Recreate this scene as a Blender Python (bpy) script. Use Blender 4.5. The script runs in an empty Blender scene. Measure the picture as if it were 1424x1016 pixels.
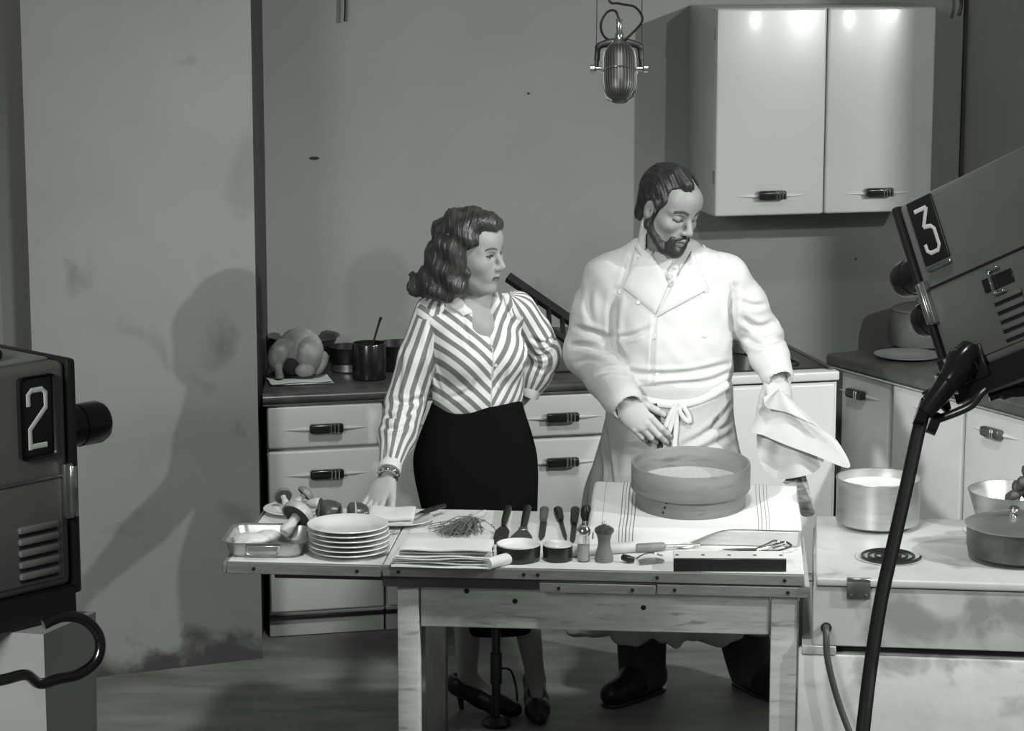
import bpy, bmesh, math, random
import numpy as np
from mathutils import Vector, Matrix
random.seed(7); rng = np.random.default_rng(7)
scn = bpy.context.scene
col = scn.collection

# ---------------------------------------------------------------- camera
PITCH = math.radians(10.35); CAMH = 2.6; FPX = 3550.0
cd = bpy.data.cameras.new('camera'); cam = bpy.data.objects.new('camera', cd); col.objects.link(cam)
cam.location = (0, 0, CAMH); cam.rotation_euler = (math.pi/2 - PITCH, 0, 0)
cd.sensor_width = 36.0; cd.lens = FPX/1424*36.0; cd.clip_end = 60
scn.camera = cam
scn.view_settings.view_transform = 'Standard'; scn.view_settings.look = 'None'
scn.view_settings.gamma = 1.0; scn.view_settings.use_curve_mapping = False
scn.view_settings.exposure = 0.0

# ---------------------------------------------------------------- world, studio lamps and an added fill
w = bpy.data.worlds.new('world'); scn.world = w; w.use_nodes = True
w.node_tree.nodes['Background'].inputs[0].default_value = (0.97, 1.0, 0.965, 1)
w.node_tree.nodes['Background'].inputs[1].default_value = 0.09

def lamp(name, loc, target, energy, size, spot=None, blend=0.5):
    l = bpy.data.lights.new(name, 'SPOT' if spot else 'AREA')
    l.energy = energy; l.color = (0.985, 1.0, 0.98)
    if spot:
        l.spot_size = math.radians(spot); l.spot_blend = blend; l.shadow_soft_size = size
    else:
        l.shape = 'DISK'; l.size = size
    o = bpy.data.objects.new(name, l); col.objects.link(o); o.location = loc
    o.rotation_euler = (Vector(target)-Vector(loc)).to_track_quat('-Z', 'Y').to_euler()
    return o
lamp('key_spotlight', (4.6, 5.55, 3.25), (-0.2, 8.3, 1.0), 640, 0.05, 62)
lamp('second_spotlight', (4.1, 3.1, 3.5), (0.6, 8.7, 0.9), 380, 0.08, 58, 0.7)
lamp('overhead_spotlight', (0.35, 5.4, 4.8), (-0.05, 7.7, 0.8), 440, 0.25, 58, 0.7)
lamp('left_spotlight', (-2.3, 2.6, 4.0), (1.75, 8.85, 0.60), 1500, 0.12, 14, 0.5)
lamp('added_fill', (-2.6, 1.0, 3.3), (0.3, 8.6, 1.3), 135, 1.4)  # soft fill added to brighten the fronts, not a known studio lamp

# ---------------------------------------------------------------- helpers
FW = np.array([0, math.cos(PITCH), -math.sin(PITCH)]); UPV = np.array([0, math.sin(PITCH), math.cos(PITCH)])
CAMP = np.array([0, 0, CAMH])
def ray(x, y): return FW + np.array([1., 0, 0])*(x-712)/FPX - UPV*(y-508)/FPX
def PZ(x, y, z=0.0):
    d = ray(x, y); return CAMP + d*((z-CAMH)/d[2])
def PY(x, y, Y):
    d = ray(x, y); return CAMP + d*(Y/d[1])
def G(v): return (v*0.965, v, v*0.96, 1.0)

MATS = {}
def mat(name, v, rough=0.6, metal=0.0, var=0.0, scale=8.0, bump=0.0, bscale=60.0, spec=0.5, stretch=None, dark=None, dscale=3.0, dthr=0.62, coat=0.0):
    """monochrome procedural material: value v, noise variation var, darker blotches, fine bump"""
    if name in MATS: return MATS[name]
    m = bpy.data.materials.new(name); m.use_nodes = True; nt = m.node_tree; N = nt.nodes; L = nt.links
    b = N['Principled BSDF']
    b.inputs['Base Color'].default_value = G(v); b.inputs['Roughness'].default_value = rough
    b.inputs['Metallic'].default_value = metal; b.inputs['Specular IOR Level'].default_value = spec
    if coat: b.inputs['Coat Weight'].default_value = coat; b.inputs['Coat Roughness'].default_value = 0.12
    tc = N.new('ShaderNodeTexCoord'); mp = N.new('ShaderNodeMapping'); L.new(tc.outputs['Object'], mp.inputs[0])
    if stretch: mp.inputs['Scale'].default_value = stretch
    if var or dark is not None:
        n = N.new('ShaderNodeTexNoise'); n.inputs['Scale'].default_value = scale; n.inputs['Detail'].default_value = 5
        L.new(mp.outputs[0], n.inputs[0])
        r = N.new('ShaderNodeValToRGB'); r.color_ramp.elements[0].position = 0.3; r.color_ramp.elements[1].position = 0.7
        r.color_ramp.elements[0].color = G(max(0, v*(1-var))); r.color_ramp.elements[1].color = G(min(1, v*(1+var)))
        L.new(n.outputs[0], r.inputs[0]); out = r.outputs[0]
        if dark is not None:
            n2 = N.new('ShaderNodeTexNoise'); n2.inputs['Scale'].default_value = dscale; n2.inputs['Detail'].default_value = 6
            n2.inputs['Distortion'].default_value = 0.6
            L.new(mp.outputs[0], n2.inputs[0])
            r2 = N.new('ShaderNodeValToRGB'); r2.color_ramp.elements[0].position = dthr; r2.color_ramp.elements[1].position = dthr+0.12
            r2.color_ramp.elements[0].color = (0, 0, 0, 1); r2.color_ramp.elements[1].color = (1, 1, 1, 1)
            L.new(n2.outputs[0], r2.inputs[0])
            mx = N.new('ShaderNodeMixRGB'); L.new(r2.outputs[0], mx.inputs[0]); L.new(out, mx.inputs[1]); mx.inputs[2].default_value = G(dark)
            out = mx.outputs[0]
        L.new(out, b.inputs['Base Color'])
    if bump:
        n3 = N.new('ShaderNodeTexNoise'); n3.inputs['Scale'].default_value = bscale; n3.inputs['Detail'].default_value = 4
        L.new(mp.outputs[0], n3.inputs[0])
        bp = N.new('ShaderNodeBump'); bp.inputs['Strength'].default_value = bump; bp.inputs['Distance'].default_value = 0.004
        L.new(n3.outputs[0], bp.inputs['Height']); L.new(bp.outputs[0], b.inputs['Normal'])
    MATS[name] = m
    return m

def mk(name, verts, faces, m, parent=None, smooth=False, angle=None):
    me = bpy.data.meshes.new(name); me.from_pydata([tuple(map(float, v)) for v in verts], [], faces); me.update()
    return fin(name, me, m, parent, smooth)
def fin(name, me, m, parent=None, smooth=False):
    if m is not None: me.materials.append(m)
    if smooth: me.shade_smooth()
    o = bpy.data.objects.new(name, me); col.objects.link(o)
    if parent is not None: o.parent = parent
    return o
def frombm(name, bm, m, parent=None, smooth=False):
    bmesh.ops.recalc_face_normals(bm, faces=bm.faces)
    me = bpy.data.meshes.new(name); bm.to_mesh(me); bm.free()
    o = fin(name, me, m, parent, False)
    if smooth:
        me.shade_smooth()
        try: me.set_sharp_from_angle(angle=math.radians(38))
        except Exception: pass
    return o
def thing(name, label, cat, loc=(0, 0, 0), rotz=0.0, group=None):
    o = bpy.data.objects.new(name, None); col.objects.link(o)
    o.location = tuple(map(float, loc)); o.rotation_euler = (0, 0, rotz); o.empty_display_size = 0.05
    o['label'] = label; o['category'] = cat
    if group: o['group'] = group
    return o
def tag(o, label, cat, group=None):
    o['label'] = label; o['category'] = cat
    if group: o['group'] = group
    return o
def struct(o): o['kind'] = 'structure'; return o
def put(o, loc, rotz=0.0, rx=0.0, ry=0.0):
    o.location = tuple(map(float, loc)); o.rotation_euler = (rx, ry, rotz); return o

def bbox_bm(bm, x0, x1, y0, y1, z0, z1, bev=0.0, seg=2):
    r = bmesh.ops.create_cube(bm, size=1.0)
    vs = r['verts']
    for v in vs:
        v.co = Vector(((x0+x1)/2+v.co.x*(x1-x0), (y0+y1)/2+v.co.y*(y1-y0), (z0+z1)/2+v.co.z*(z1-z0)))
    if bev > 0:
        es = list({e for v in vs for e in v.link_edges})
        bmesh.ops.bevel(bm, geom=es, offset=bev, segments=seg, profile=0.5, affect='EDGES')
def box(name, x0, x1, y0, y1, z0, z1, m, parent=None, bev=0.003, seg=2):
    bm = bmesh.new(); bbox_bm(bm, x0, x1, y0, y1, z0, z1, bev, seg)
    return frombm(name, bm, m, parent, bev > 0)
def prism(name, poly, z0, z1, m, parent=None, bev=0.0, seg=2):
    bm = bmesh.new()
    vs = [bm.verts.new((x, y, z0)) for x, y in poly]; f = bm.faces.new(vs)
    r = bmesh.ops.extrude_face_region(bm, geom=[f])
    for e in r['geom']:
        if isinstance(e, bmesh.types.BMVert): e.co.z = z1
    if bev > 0:
        bmesh.ops.bevel(bm, geom=list(bm.edges), offset=bev, segments=seg, profile=0.5, affect='EDGES')
    return frombm(name, bm, m, parent, bev > 0)
def lathe_data(prof, seg=40, wob=0.0):
    vs, fs = [], []; n = len(prof)
    for i in range(seg):
        a = 2*math.pi*i/seg
        for r, z in prof:
            k = 1+wob*math.sin(3*a+z*40)
            vs.append((r*k*math.cos(a), r*k*math.sin(a), z))
    for i in range(seg):
        j = (i+1) % seg
        for k in range(n-1):
            fs.append((i*n+k, j*n+k, j*n+k+1, i*n+k+1))
    return vs, fs
def lathe(name, prof, m, parent=None, seg=40, wob=0.0, smooth=True):
    """prof: (r,z) bottom to top outside; profile ends with r=0 are merged"""
    vs, fs = lathe_data(prof, seg, wob)
    bm = bmesh.new(); bv = [bm.verts.new(v) for v in vs]
    for f in fs:
        try: bm.faces.new([bv[i] for i in f])
        except ValueError: pass
    bmesh.ops.remove_doubles(bm, verts=bm.verts, dist=1e-5)
    return frombm(name, bm, m, parent, smooth)
def tube_data(pts, rad, seg=10, cap=True, flat=1.0, up=None):
    pts = [Vector(p) for p in pts]; n = len(pts)
    if not hasattr(rad, '__len__'): rad = [rad]*n
    vs, fs = [], []
    t0 = (pts[1]-pts[0]).normalized()
    ref = Vector(up) if up is not None else (Vector((0, 0, 1)) if abs(t0.z) < 0.9 else Vector((1, 0, 0)))
    nx = (ref - t0*ref.dot(t0)).normalized()
    for i, p in enumerate(pts):
        t = (pts[min(i+1, n-1)]-pts[max(i-1, 0)]).normalized()
        nx = (nx - t*nx.dot(t)).normalized(); ny = t.cross(nx)
        for k in range(seg):
            a = 2*math.pi*k/seg
            vs.append(p + (nx*math.cos(a)*flat + ny*math.sin(a))*rad[i])
    for i in range(n-1):
        for k in range(seg):
            l = (k+1) % seg
            fs.append((i*seg+k, i*seg+l, (i+1)*seg+l, (i+1)*seg+k))
    if cap:
        fs.append(tuple(range(seg-1, -1, -1))); fs.append(tuple((n-1)*seg+k for k in range(seg)))
    return vs, fs
def tube(name, pts, rad, m, parent=None, seg=10, flat=1.0, up=None):
    vs, fs = tube_data(pts, rad, seg, True, flat, up)
    bm = bmesh.new(); bv = [bm.verts.new(v) for v in vs]
    for f in fs: bm.faces.new([bv[i] for i in f])
    return frombm(name, bm, m, parent, True)
def catmull(P, n=8):
    P = [np.array(p, float) for p in P]; P = [2*P[0]-P[1]]+P+[2*P[-1]-P[-2]]; out = []
    for i in range(1, len(P)-2):
        for k in range(n):
            t = k/n
            out.append(0.5*((2*P[i])+(-P[i-1]+P[i+1])*t+(2*P[i-1]-5*P[i]+4*P[i+1]-P[i+2])*t*t+(-P[i-1]+3*P[i]-3*P[i+1]+P[i+2])*t**3))
    out.append(P[-2]); return [tuple(p) for p in out]
def copy_tree(o, parent=None):
    c = o.copy(); col.objects.link(c); c.parent = parent
    for ch in o.children: copy_tree(ch, c)
    return c

# ---------------------------------------------------------------- materials
M_WALL = mat('wall_paint', 0.235, 0.75, var=0.05, scale=2.2, bump=0.12, bscale=120, dark=0.18, dscale=1.6, dthr=0.66)
M_PANEL = mat('flat_paint', 0.215, 0.8, var=0.06, scale=3.0, bump=0.15, bscale=140, dark=0.14, dscale=3.4, dthr=0.60)
M_DARKWALL = mat('near_black_wall', 0.035, 0.9, var=0.2)
M_FLOOR = mat('studio_floor', 0.19, 0.62, var=0.35, scale=2.5, bump=0.1, bscale=30, stretch=(1.0, 3.0, 1), dark=0.115, dscale=1.2, dthr=0.55)
M_ENAMEL = mat('white_enamel', 0.62, 0.36, var=0.03, scale=3)
M_ENAMEL2 = mat('white_stove_enamel', 0.78, 0.3, var=0.02, coat=0.2)
M_DOORGREY = mat('cream_enamel', 0.55, 0.35, var=0.06, scale=4, coat=0.15)
M_KICK = mat('kick_plate_paint', 0.42, 0.5, var=0.1)
M_BLACKGAP = mat('black_gap', 0.012, 0.8)
M_COUNTER = mat('linoleum_counter', 0.075, 0.32, var=0.25, scale=14, bump=0.05)
M_TRIM = mat('metal_trim', 0.55, 0.28, metal=1.0)
M_CHROME = mat('chrome', 0.75, 0.12, metal=1.0)
M_STEEL = mat('steel', 0.55, 0.3, metal=1.0, var=0.1, scale=20)
M_ALU = mat('aluminium', 0.48, 0.36, metal=0.85, var=0.12, scale=9, bump=0.06, bscale=80, stretch=(1, 1, 5))
M_ALUDARK = mat('tarnished_aluminium', 0.14, 0.42, metal=0.7, var=0.35, scale=12, dark=0.08, dscale=6, dthr=0.55)
M_BAKE = mat('black_bakelite', 0.012, 0.18, spec=0.6)
M_BLACK = mat('black_paint', 0.015, 0.35)
M_RUBBER = mat('black_rubber', 0.010, 0.6, spec=.3)
M_WOOD = mat('pale_pine', 0.52, 0.6, var=0.14, scale=7, stretch=(1.2, 9, 9), bump=0.1, bscale=25, dark=0.27, dscale=6, dthr=0.58)
M_WOODTOP = mat('scrubbed_table_top', 0.70, 0.55, var=0.06, scale=6, stretch=(1.2, 8, 8), bump=0.06, bscale=25, dark=0.5, dscale=5, dthr=0.68)
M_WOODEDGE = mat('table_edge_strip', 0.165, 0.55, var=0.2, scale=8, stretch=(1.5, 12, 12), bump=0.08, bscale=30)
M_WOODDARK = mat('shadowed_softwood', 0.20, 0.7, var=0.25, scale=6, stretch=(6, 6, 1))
M_NAIL = mat('nail_head', 0.02, 0.4, metal=0.5)
M_CHINA = mat('white_china', 0.80, 0.16, var=0.01, coat=0.4)
M_LINEN = mat('white_linen', 0.72, 0.9, var=0.04, scale=25, bump=0.25, bscale=220)
M_STOVE = mat('worn_white_range', 0.44, 0.45, var=0.16, scale=4, bump=0.08, bscale=20, dark=0.27, dscale=4.5, dthr=0.52)
M_STOVETOP = mat('worn_white_range_top', 0.52, 0.3, var=0.08, scale=5, dark=0.34, dscale=5, dthr=0.55)
M_PLASTER = mat('whitewashed_plinth', 0.58, 0.8, var=0.12, scale=5, bump=0.25, bscale=30, dark=0.33, dscale=5.5, dthr=0.53)
M_TVGREY = mat('camera_grey_crackle', 0.17, 0.42, var=0.06, scale=12, bump=0.1, bscale=260)
M_WHITEPAINT = mat('white_figure_paint', 0.75, 0.5)
# ---------------------------------------------------------------- the setting
TB = math.radians(13.0); OB = np.array([-0.879, 8.80, 0.0])     # kitchen run: origin at the left front foot, turned 13 degrees
uB = np.array([math.cos(TB), math.sin(TB), 0]); vB = np.array([-math.sin(TB), math.cos(TB), 0])
def K(u, v, z=0.0): return OB + uB*u + vB*v + np.array([0, 0, z])
struct(mk('floor', [(-7, -1, 0), (7, -1, 0), (7, 13, 0), (-7, 13, 0)], [(0, 1, 2, 3)], M_FLOOR))
def wall(name, a, b, th, z1, m):
    a = np.array(a[:2]); b = np.array(b[:2]); d = (b-a)/np.linalg.norm(b-a); n = np.array([-d[1], d[0]])
    return struct(prism(name, [a, b, b+n*th, a+n*th], 0.0, z1, m))
KC = K(2.862, 0.6)
wall('wall_back', K(0.10, 0.6), K(2.90, 0.6), 0.06, 3.6, M_WALL)
AR = math.radians(28.4)
rU = np.array([math.sin(AR), -math.cos(AR), 0]); rV = np.array([math.cos(AR), math.sin(AR), 0])
wall('wall_right', KC, KC+rU*3.2, 0.06, 3.6, mat('right_wall_paint', 0.28, 0.8, var=0.06, scale=2.5, bump=0.12, bscale=120))
PA = np.array([-1.58, 8.273]); PB = np.array([-0.869, 8.563]); PD = (PB-PA)/np.linalg.norm(PB-PA); PN = np.array([-PD[1], PD[0]])
wall('wall_partition', PA, PB, 0.05, 3.6, M_PANEL)
wall('wall_return', K(0.104, 0.6)[:2]*1.0, PB+PN*0.05, -0.03, 3.6, M_DARKWALL)  # whole return wall in one near-black colour
LB = PA+PN*0.14+PD*0.3; LA = LB-PD*2.6
wall('wall_left', LA, LB, 0.05, 3.6, mat('left_wall_paint', 0.20, 0.8, var=0.06, scale=3, bump=0.15, bscale=140))
def base_dirt(m, h):
    """scuffs and splashes near the foot of a flat"""
    nt = m.node_tree; N = nt.nodes; Lk = nt.links; b = N['Principled BSDF']; src = b.inputs['Base Color'].links[0].from_socket
    tc = N.new('ShaderNodeTexCoord'); sp_ = N.new('ShaderNodeSeparateXYZ'); Lk.new(tc.outputs['Object'], sp_.inputs[0])
    n = N.new('ShaderNodeTexNoise'); n.inputs['Scale'].default_value = 7; n.inputs['Detail'].default_value = 6; Lk.new(tc.outputs['Object'], n.inputs[0])
    mr = N.new('ShaderNodeMapRange'); mr.inputs[1].default_value = h; mr.inputs[2].default_value = 0.0; mr.inputs[3].default_value = -.22; mr.inputs[4].default_value = .24; Lk.new(sp_.outputs[2], mr.inputs[0])
    ad = N.new('ShaderNodeMath'); ad.operation = 'ADD'; Lk.new(n.outputs[0], ad.inputs[0]); Lk.new(mr.outputs[0], ad.inputs[1])
    r = N.new('ShaderNodeValToRGB'); r.color_ramp.elements[0].position = .54; r.color_ramp.elements[1].position = .68; Lk.new(ad.outputs[0], r.inputs[0])
    mx = N.new('ShaderNodeMixRGB'); Lk.new(r.outputs[0], mx.inputs[0]); Lk.new(src, mx.inputs[1]); mx.inputs[2].default_value = G(.07); Lk.new(mx.outputs[0], b.inputs['Base Color'])
base_dirt(M_PANEL, .22)
wb_ = bpy.data.objects['wall_back']
for (px, py, w_, h_) in ((437, 220, .022, .007), (1190, 360, .007, .005), (735, 130, .006, .005)):
    q_ = PY(px, py, 9.5); dd_ = np.array(ray(px, py)); q_ = CAMP+dd_*(((K(0, .5985)-CAMP)@vB)/(dd_@vB))
    lens_ = [(-w_, 0), (-w_*.4, h_), (w_*.5, h_*.8), (w_, 0), (w_*.3, -h_), (-w_*.5, -h_*.7)]
    o = mk('paint_chip', [tuple(q_+uB*a+np.array([0, 0, b])+vB*dz) for dz in (0, .0012) for a, b in lens_], [tuple(range(6)), tuple(range(11, 5, -1))]+[(i, (i+1) % 6, 6+(i+1) % 6, 6+i) for i in range(6)], M_DARKWALL, wb_)
# thin near-black strip up the wall corner
c0 = KC - uB*0.016 - vB*0.012
struct(prism('corner_strip_1', [c0+uB*-0.0, c0+uB*0.012, c0+uB*0.012+vB*0.01, c0+vB*0.01][0:4] and [tuple(p[:2]) for p in (c0, c0+uB*0.012, c0+uB*0.012+vB*0.01, c0+vB*0.01)], 0, 3.6, M_DARKWALL))
# dark cable ends on the flats
t = tube('wall_conduit', [PY(481, -12, 9.45), PY(481, 10, 9.45), PY(480, 30, 9.45)], 0.006, M_BLACK, None, 8)
tag(t, 'short dark pipe end hanging at the top of the back wall', 'pipe')
t = tube('wall_cable', catmull([PY(1334, -14, 9.96), PY(1337, 6, 9.96), PY(1333, 22, 9.96)], 5), 0.007, M_BLACK, None, 8)
tag(t, 'short dark cable tail hanging beside the wall cabinet', 'cable')

# ---------------------------------------------------------------- kitchen units
def pull(parent, cx, cz, w=0.12, ridge=0.30, m=M_BAKE, ribs=3, m2=M_CHROME, y=0.0):
    """streamlined pull: a grip with ribs in the middle of a long tapering ridge"""
    n = 17; pts = []; rad = []
    for i in range(n):
        s = -1+2*i/(n-1); pts.append((cx+s*ridge/2, y-0.001, cz-0.004)); rad.append(max(0.0006, 0.010*(1-s*s)))
    tube('pull_ridge', pts, rad, M_ENAMEL, parent, 10, flat=0.9)
    h = box('handle', cx-w/2, cx+w/2, y-0.034, y-0.004, cz-0.017, cz+0.017, m, parent, 0.008, 3)
    for k in range(ribs):
        x = cx+w*0.12+k*w*0.11
        box('rib', x-0.003, x+0.003, y-0.0365, y-0.02, cz-0.0155, cz+0.0155, m2, h, 0.0015, 1)
    return h
def drawer_front(parent, x0, x1, z0, z1, name='drawer', m=M_ENAMEL, handle=True, hz=None, hx=None, **kw):
    d = box(name, x0, x1, -0.020, 0.004, z0, z1, m, parent, 0.009, 3)
    if handle: pull(d, hx if hx is not None else (x0+x1)/2, hz if hz is not None else (z0+z1)/2, y=-0.020, w=min(0.12, (x1-x0)*0.5), ridge=min(0.30, (x1-x0)*0.8), **kw)
    return d
def base_unit(u0, u1, label, footprint=None):
    t = thing('drawer_cabinet', label, 'cabinet', K(u0, 0), TB, 'enamel drawer units under the dark counter')
    wd = u1-u0
    if footprint: prism('body', footprint, 0.085, 0.852, M_ENAMEL, t)
    else: box('body', 0.001, wd-0.001, 0.006, 0.55, 0.085, 0.852, M_ENAMEL, t, 0.002, 1)
    box('kick_plate', 0.004, wd-0.002, 0.012, 0.03, 0.003, 0.084, M_KICK, t, 0.001, 1)
    box('painted_kick_shadow', 0.002, wd-0.002, -0.004, 0.012, 0.0655, 0.0785, M_BLACK, t, 0.001, 1)  # black strip stands in for the shade above the kick plate
    drawer_front(t, 0.005, wd-0.005, 0.694, 0.846, hz=0.765)
    drawer_front(t, 0.005, wd-0.005, 0.405, 0.684, hz=0.600)
    drawer_front(t, 0.005, wd-0.005, 0.098, 0.395, handle=False)
    return t
base_unit(0.012, 0.432, 'white enamel drawer unit against the dark wall return, black handles', [(0.004, 0.006), (0.419, 0.006), (0.419, 0.55), (0.105, 0.55)])
base_unit(0.434, 0.864, 'white enamel drawer unit hidden behind the black skirt')
base_unit(0.866, 1.296, 'white enamel drawer unit between the woman and the man')
base_unit(1.298, 1.494, 'narrow white enamel drawer unit beside the fitted stove')
# continuous counter top
ct = thing('countertop', 'dark linoleum counter with rounded metal-edged front along the back wall', 'counter', K(0, 0), TB)
prism('counter_slab', [(0.0, -0.005), (1.492, -0.005), (1.492, 0.595), (0.108, 0.595)], 0.8545, 0.893, M_COUNTER, ct, 0.004, 2)
tube('nosing', [(0.0, -0.012, 0.874), (1.492, -0.012, 0.874)], 0.0185, M_COUNTER, ct, 14)
box('metal_lip', 0.0, 1.492, -0.026, -0.008, 0.8505, 0.857, M_TRIM, ct, 0.001, 1)

# fitted stove in the run
st = thing('fitted_stove', 'white enamel stove with black cooktop fitted into the back counter', 'stove', K(1.5, 0), TB)
box('body', 0.0, 0.636, 0.0, 0.55, 0.09, 0.846, M_ENAMEL2, st, 0.004, 2)
box('kick_plate', 0.01, 0.626, 0.03, 0.05, 0.003, 0.089, M_KICK, st, 0.001, 1)
box('top_rim', -0.003, 0.639, -0.022, 0.56, 0.853, 0.888, M_ENAMEL2, st, 0.007, 3)
box('rim_gap', 0.004, 0.632, -0.002, 0.01, 0.846, 0.8535, M_BLACKGAP, st, 0, 1)
box('oven_door', 0.012, 0.624, -0.018, -0.001, 0.12, 0.842, M_ENAMEL2, st, 0.008, 3)
box('cooktop', 0.015, 0.615, 0.035, 0.54, 0.8885, 0.894, mat('black_glass_enamel', 0.02, 0.25), st, 0.002, 1)
box('side_trim', 0.605, 0.628, 0.01, 0.55, 0.888, 0.8975, M_COUNTER, st, 0.003, 2)
for bx, by in ((0.16, 0.16), (0.46, 0.16), (0.16, 0.40), (0.46, 0.40)):
    tube('burner_ring', [(bx+0.075*math.cos(a), by+0.075*math.sin(a), 0.899) for a in np.linspace(0, 2*math.pi, 25)], 0.005, M_STEEL, st, 6)
q = K(2.02, 0.50, 0.894)
cn = thing('kitchen_canister', 'small grey lidded canister on the back corner of the fitted stove', 'canister', K(1.905, 0.40, 0.897), TB)
lathe('can', [(0, 0), (0.042, 0), (0.043, 0.01), (0.043, 0.085), (0, 0.085)], M_ALU, cn, 28)
lathe('lid', [(0.0445, 0.083), (0.0455, 0.098), (0.03, 0.104), (0.009, 0.106), (0.007, 0.118), (0, 0.119)], M_ALUDARK, cn, 28)

# wall cabinet
wc = thing('wall_cabinet', 'white enamel double-door cabinet hanging high on the back wall', 'cabinet', K(1.732, 0.27, 1.438), TB)
box('body', 0.0, 0.857, 0.0, 0.328, 0.0, 0.767, mat('cabinet_side_enamel', 0.50, 0.35, var=0.03, coat=0.15), wc, 0.006, 2)
for k, (x0, x1, hx) in enumerate(((0.0, 0.4265, 0.218), (0.4305, 0.857, 0.642))):
    d = box('cabinet_door', x0, x1, -0.022, -0.001, 0.0, 0.767, mat('upper_door_enamel', .5, .3, var=.03, scale=3, coat=.15), wc, 0.010, 3)
    pull(d, hx, 0.078, w=0.105, ridge=0.27, y=-0.022, ribs=4)
    for z in (0.12, 0.65): box('hinge', (x0-0.003 if k == 0 else x1-0.004), (x0+0.004 if k == 0 else x1+0.003), -0.008, 0.004, z, z+0.05, M_CHROME, d, 0.001, 1)

# right-hand run, turned towards the room
R0 = np.array([1.193, 9.583, 0.0])
def RR(s, d, z=0.0): return R0 + rU*s + rV*d + np.array([0, 0, z])
RROT = AR - math.pi/2                                   # local x runs along the front, local -y faces the room
# local frame: x = along rU, y = rV
def right_unit(s0, s1, label, hx=None, drawer=False):
    t = thing('door_cabinet', label, 'cabinet', RR(s0, 0.012), RROT, 'cream enamel cupboards under the side counter')
    wd = s1-s0
    box('body', 0.001, wd-0.001, 0.022, 0.58, 0.085, 0.848, M_DOORGREY, t, 0.002, 1)
    box('kick_plate', 0.004, wd-0.004, 0.06, 0.08, 0.003, 0.085, M_KICK, t, 0.001, 1)
    d = box('cabinet_door', 0.010, wd-0.010, 0.001, 0.021, 0.10, 0.845, M_DOORGREY, t, 0.008, 3)
    if hx is not None: pull(d, hx, 0.775, w=0.10, ridge=0.26, y=0.001, ribs=2, m=M_ALUDARK if drawer else M_BAKE)
    else:
        n = 13; tube('pull_ridge', [(wd*0.3+i/(n-1)*0.2, 0.0, 0.785) for i in range(n)], [max(0.0006, 0.012*(1-(-1+2*i/(n-1))**2)) for i in range(n)], M_ENAMEL, d, 10)
    return t
right_unit(0.085, 0.403, 'narrow cream cupboard at the free end of the side counter', 0.125)
right_unit(0.405, 0.832, 'cream cupboard below the slanted television camera, no grip')
right_unit(0.836, 1.29, 'cream cupboard with small grey grip under the side counter', 0.172, True)
right_unit(1.292, 1.75, 'cream cupboard at the near end of the side counter', 0.2)
c2 = thing('side_countertop', 'dark linoleum side counter running towards the room from the corner', 'counter', RR(0, 0), RROT)
prism('counter_slab', [(0.0, 0.0), (1.76, 0.0), (1.76, 0.66), (0.0, 0.66)], 0.852, 0.898, M_COUNTER, c2, 0.014, 4)
box('metal_lip', 0.0, 1.76, -0.004, 0.008, 0.849, 0.857, M_TRIM, c2, 0.001, 1)

# things on the side counter
pp = PZ(1262, 497, 0.899)
lathe_o = lathe('serving_plate', [(0, 0), (0.06, 0), (0.075, 0.006), (0.125, 0.012), (0.127, 0.015), (0.08, 0.011), (0.06, 0.005), (0, 0.004)], mat('dull_plate', 0.20, 0.3), None, 40)
put(lathe_o, pp); tag(lathe_o, 'dull grey round plate lying on the side counter', 'plate')
cp = thing('stock_pot', 'large dark rounded pot on the side counter behind the slanted camera', 'pot', PZ(1266, 478, 0.899)+np.array([0.03, -0.04, 0.0]))
lathe('pot_body', [(0, 0), (0.105, 0), (0.12, 0.01), (0.126, 0.05), (0.123, 0.10), (0.112, 0.135), (0.108, 0.14), (0.0, 0.14)], mat('dark_pot', 0.11, 0.5, var=0.2), cp, 40)
lathe('pot_lid', [(0.114, 0.141), (0.11, 0.150), (0.07, 0.165), (0.02, 0.172), (0.018, 0.185), (0, 0.188)], mat('dark_pot2', 0.13, 0.45, var=0.2), cp, 40)
# ---------------------------------------------------------------- work table
TT = math.radians(-5.0); TA = np.array([-0.823, 7.134, 0.0]); TZ = 0.72
tU = np.array([math.cos(TT), math.sin(TT), 0]); tV = np.array([-math.sin(TT), math.cos(TT), 0])
def TP(x, y, z=TZ): return TA + tU*x + tV*y + np.array([0, 0, z])
tb = thing('work_table', 'long scrubbed pine work table with extension leaves, covered in kitchen tools', 'table', TA, TT)
def nails(parent, xs, z, y=-0.004):
    for x in xs:
        n = lathe('nail', [(0, 0), (0.0055, 0), (0.0045, 0.003), (0, 0.004)], M_NAIL, parent, 10)
        put(n, (x, y, z), 0, math.pi/2)
def top_part(name, x0, x1, y0, y1, z0, z1, nx):
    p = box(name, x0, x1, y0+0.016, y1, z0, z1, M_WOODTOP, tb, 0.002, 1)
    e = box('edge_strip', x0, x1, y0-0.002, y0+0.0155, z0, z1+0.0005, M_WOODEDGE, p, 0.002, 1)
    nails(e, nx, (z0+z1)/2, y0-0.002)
    return p
leaf = top_part('table_leaf', 0.0, 0.449, 0.0, 0.69, 0.688, TZ, (0.08, 0.38))
box('end_strip', -0.012, -0.0005, -0.002, 0.69, 0.688, TZ+0.0008, M_WOODEDGE, leaf, 0.002, 1)
top_part('table_top', 0.453, 1.655, 0.0, 0.705, 0.690, TZ, (0.50, 0.86, 0.90, 1.24, 1.60))
lw = top_part('folded_leaf', 0.905, 1.236, 0.0, 0.60, 0.653, 0.681, (0.96, 1.17))
top_part('folded_leaf', 1.240, 1.672, 0.0, 0.60, 0.655, 0.684, (1.29, 1.61))
prism('slide_rail', [(0.13, 0.05), (0.50, 0.05), (0.50, 0.12), (0.13, 0.12)], 0.664, 0.6875, M_BLACK, tb, 0.002, 1)
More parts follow.
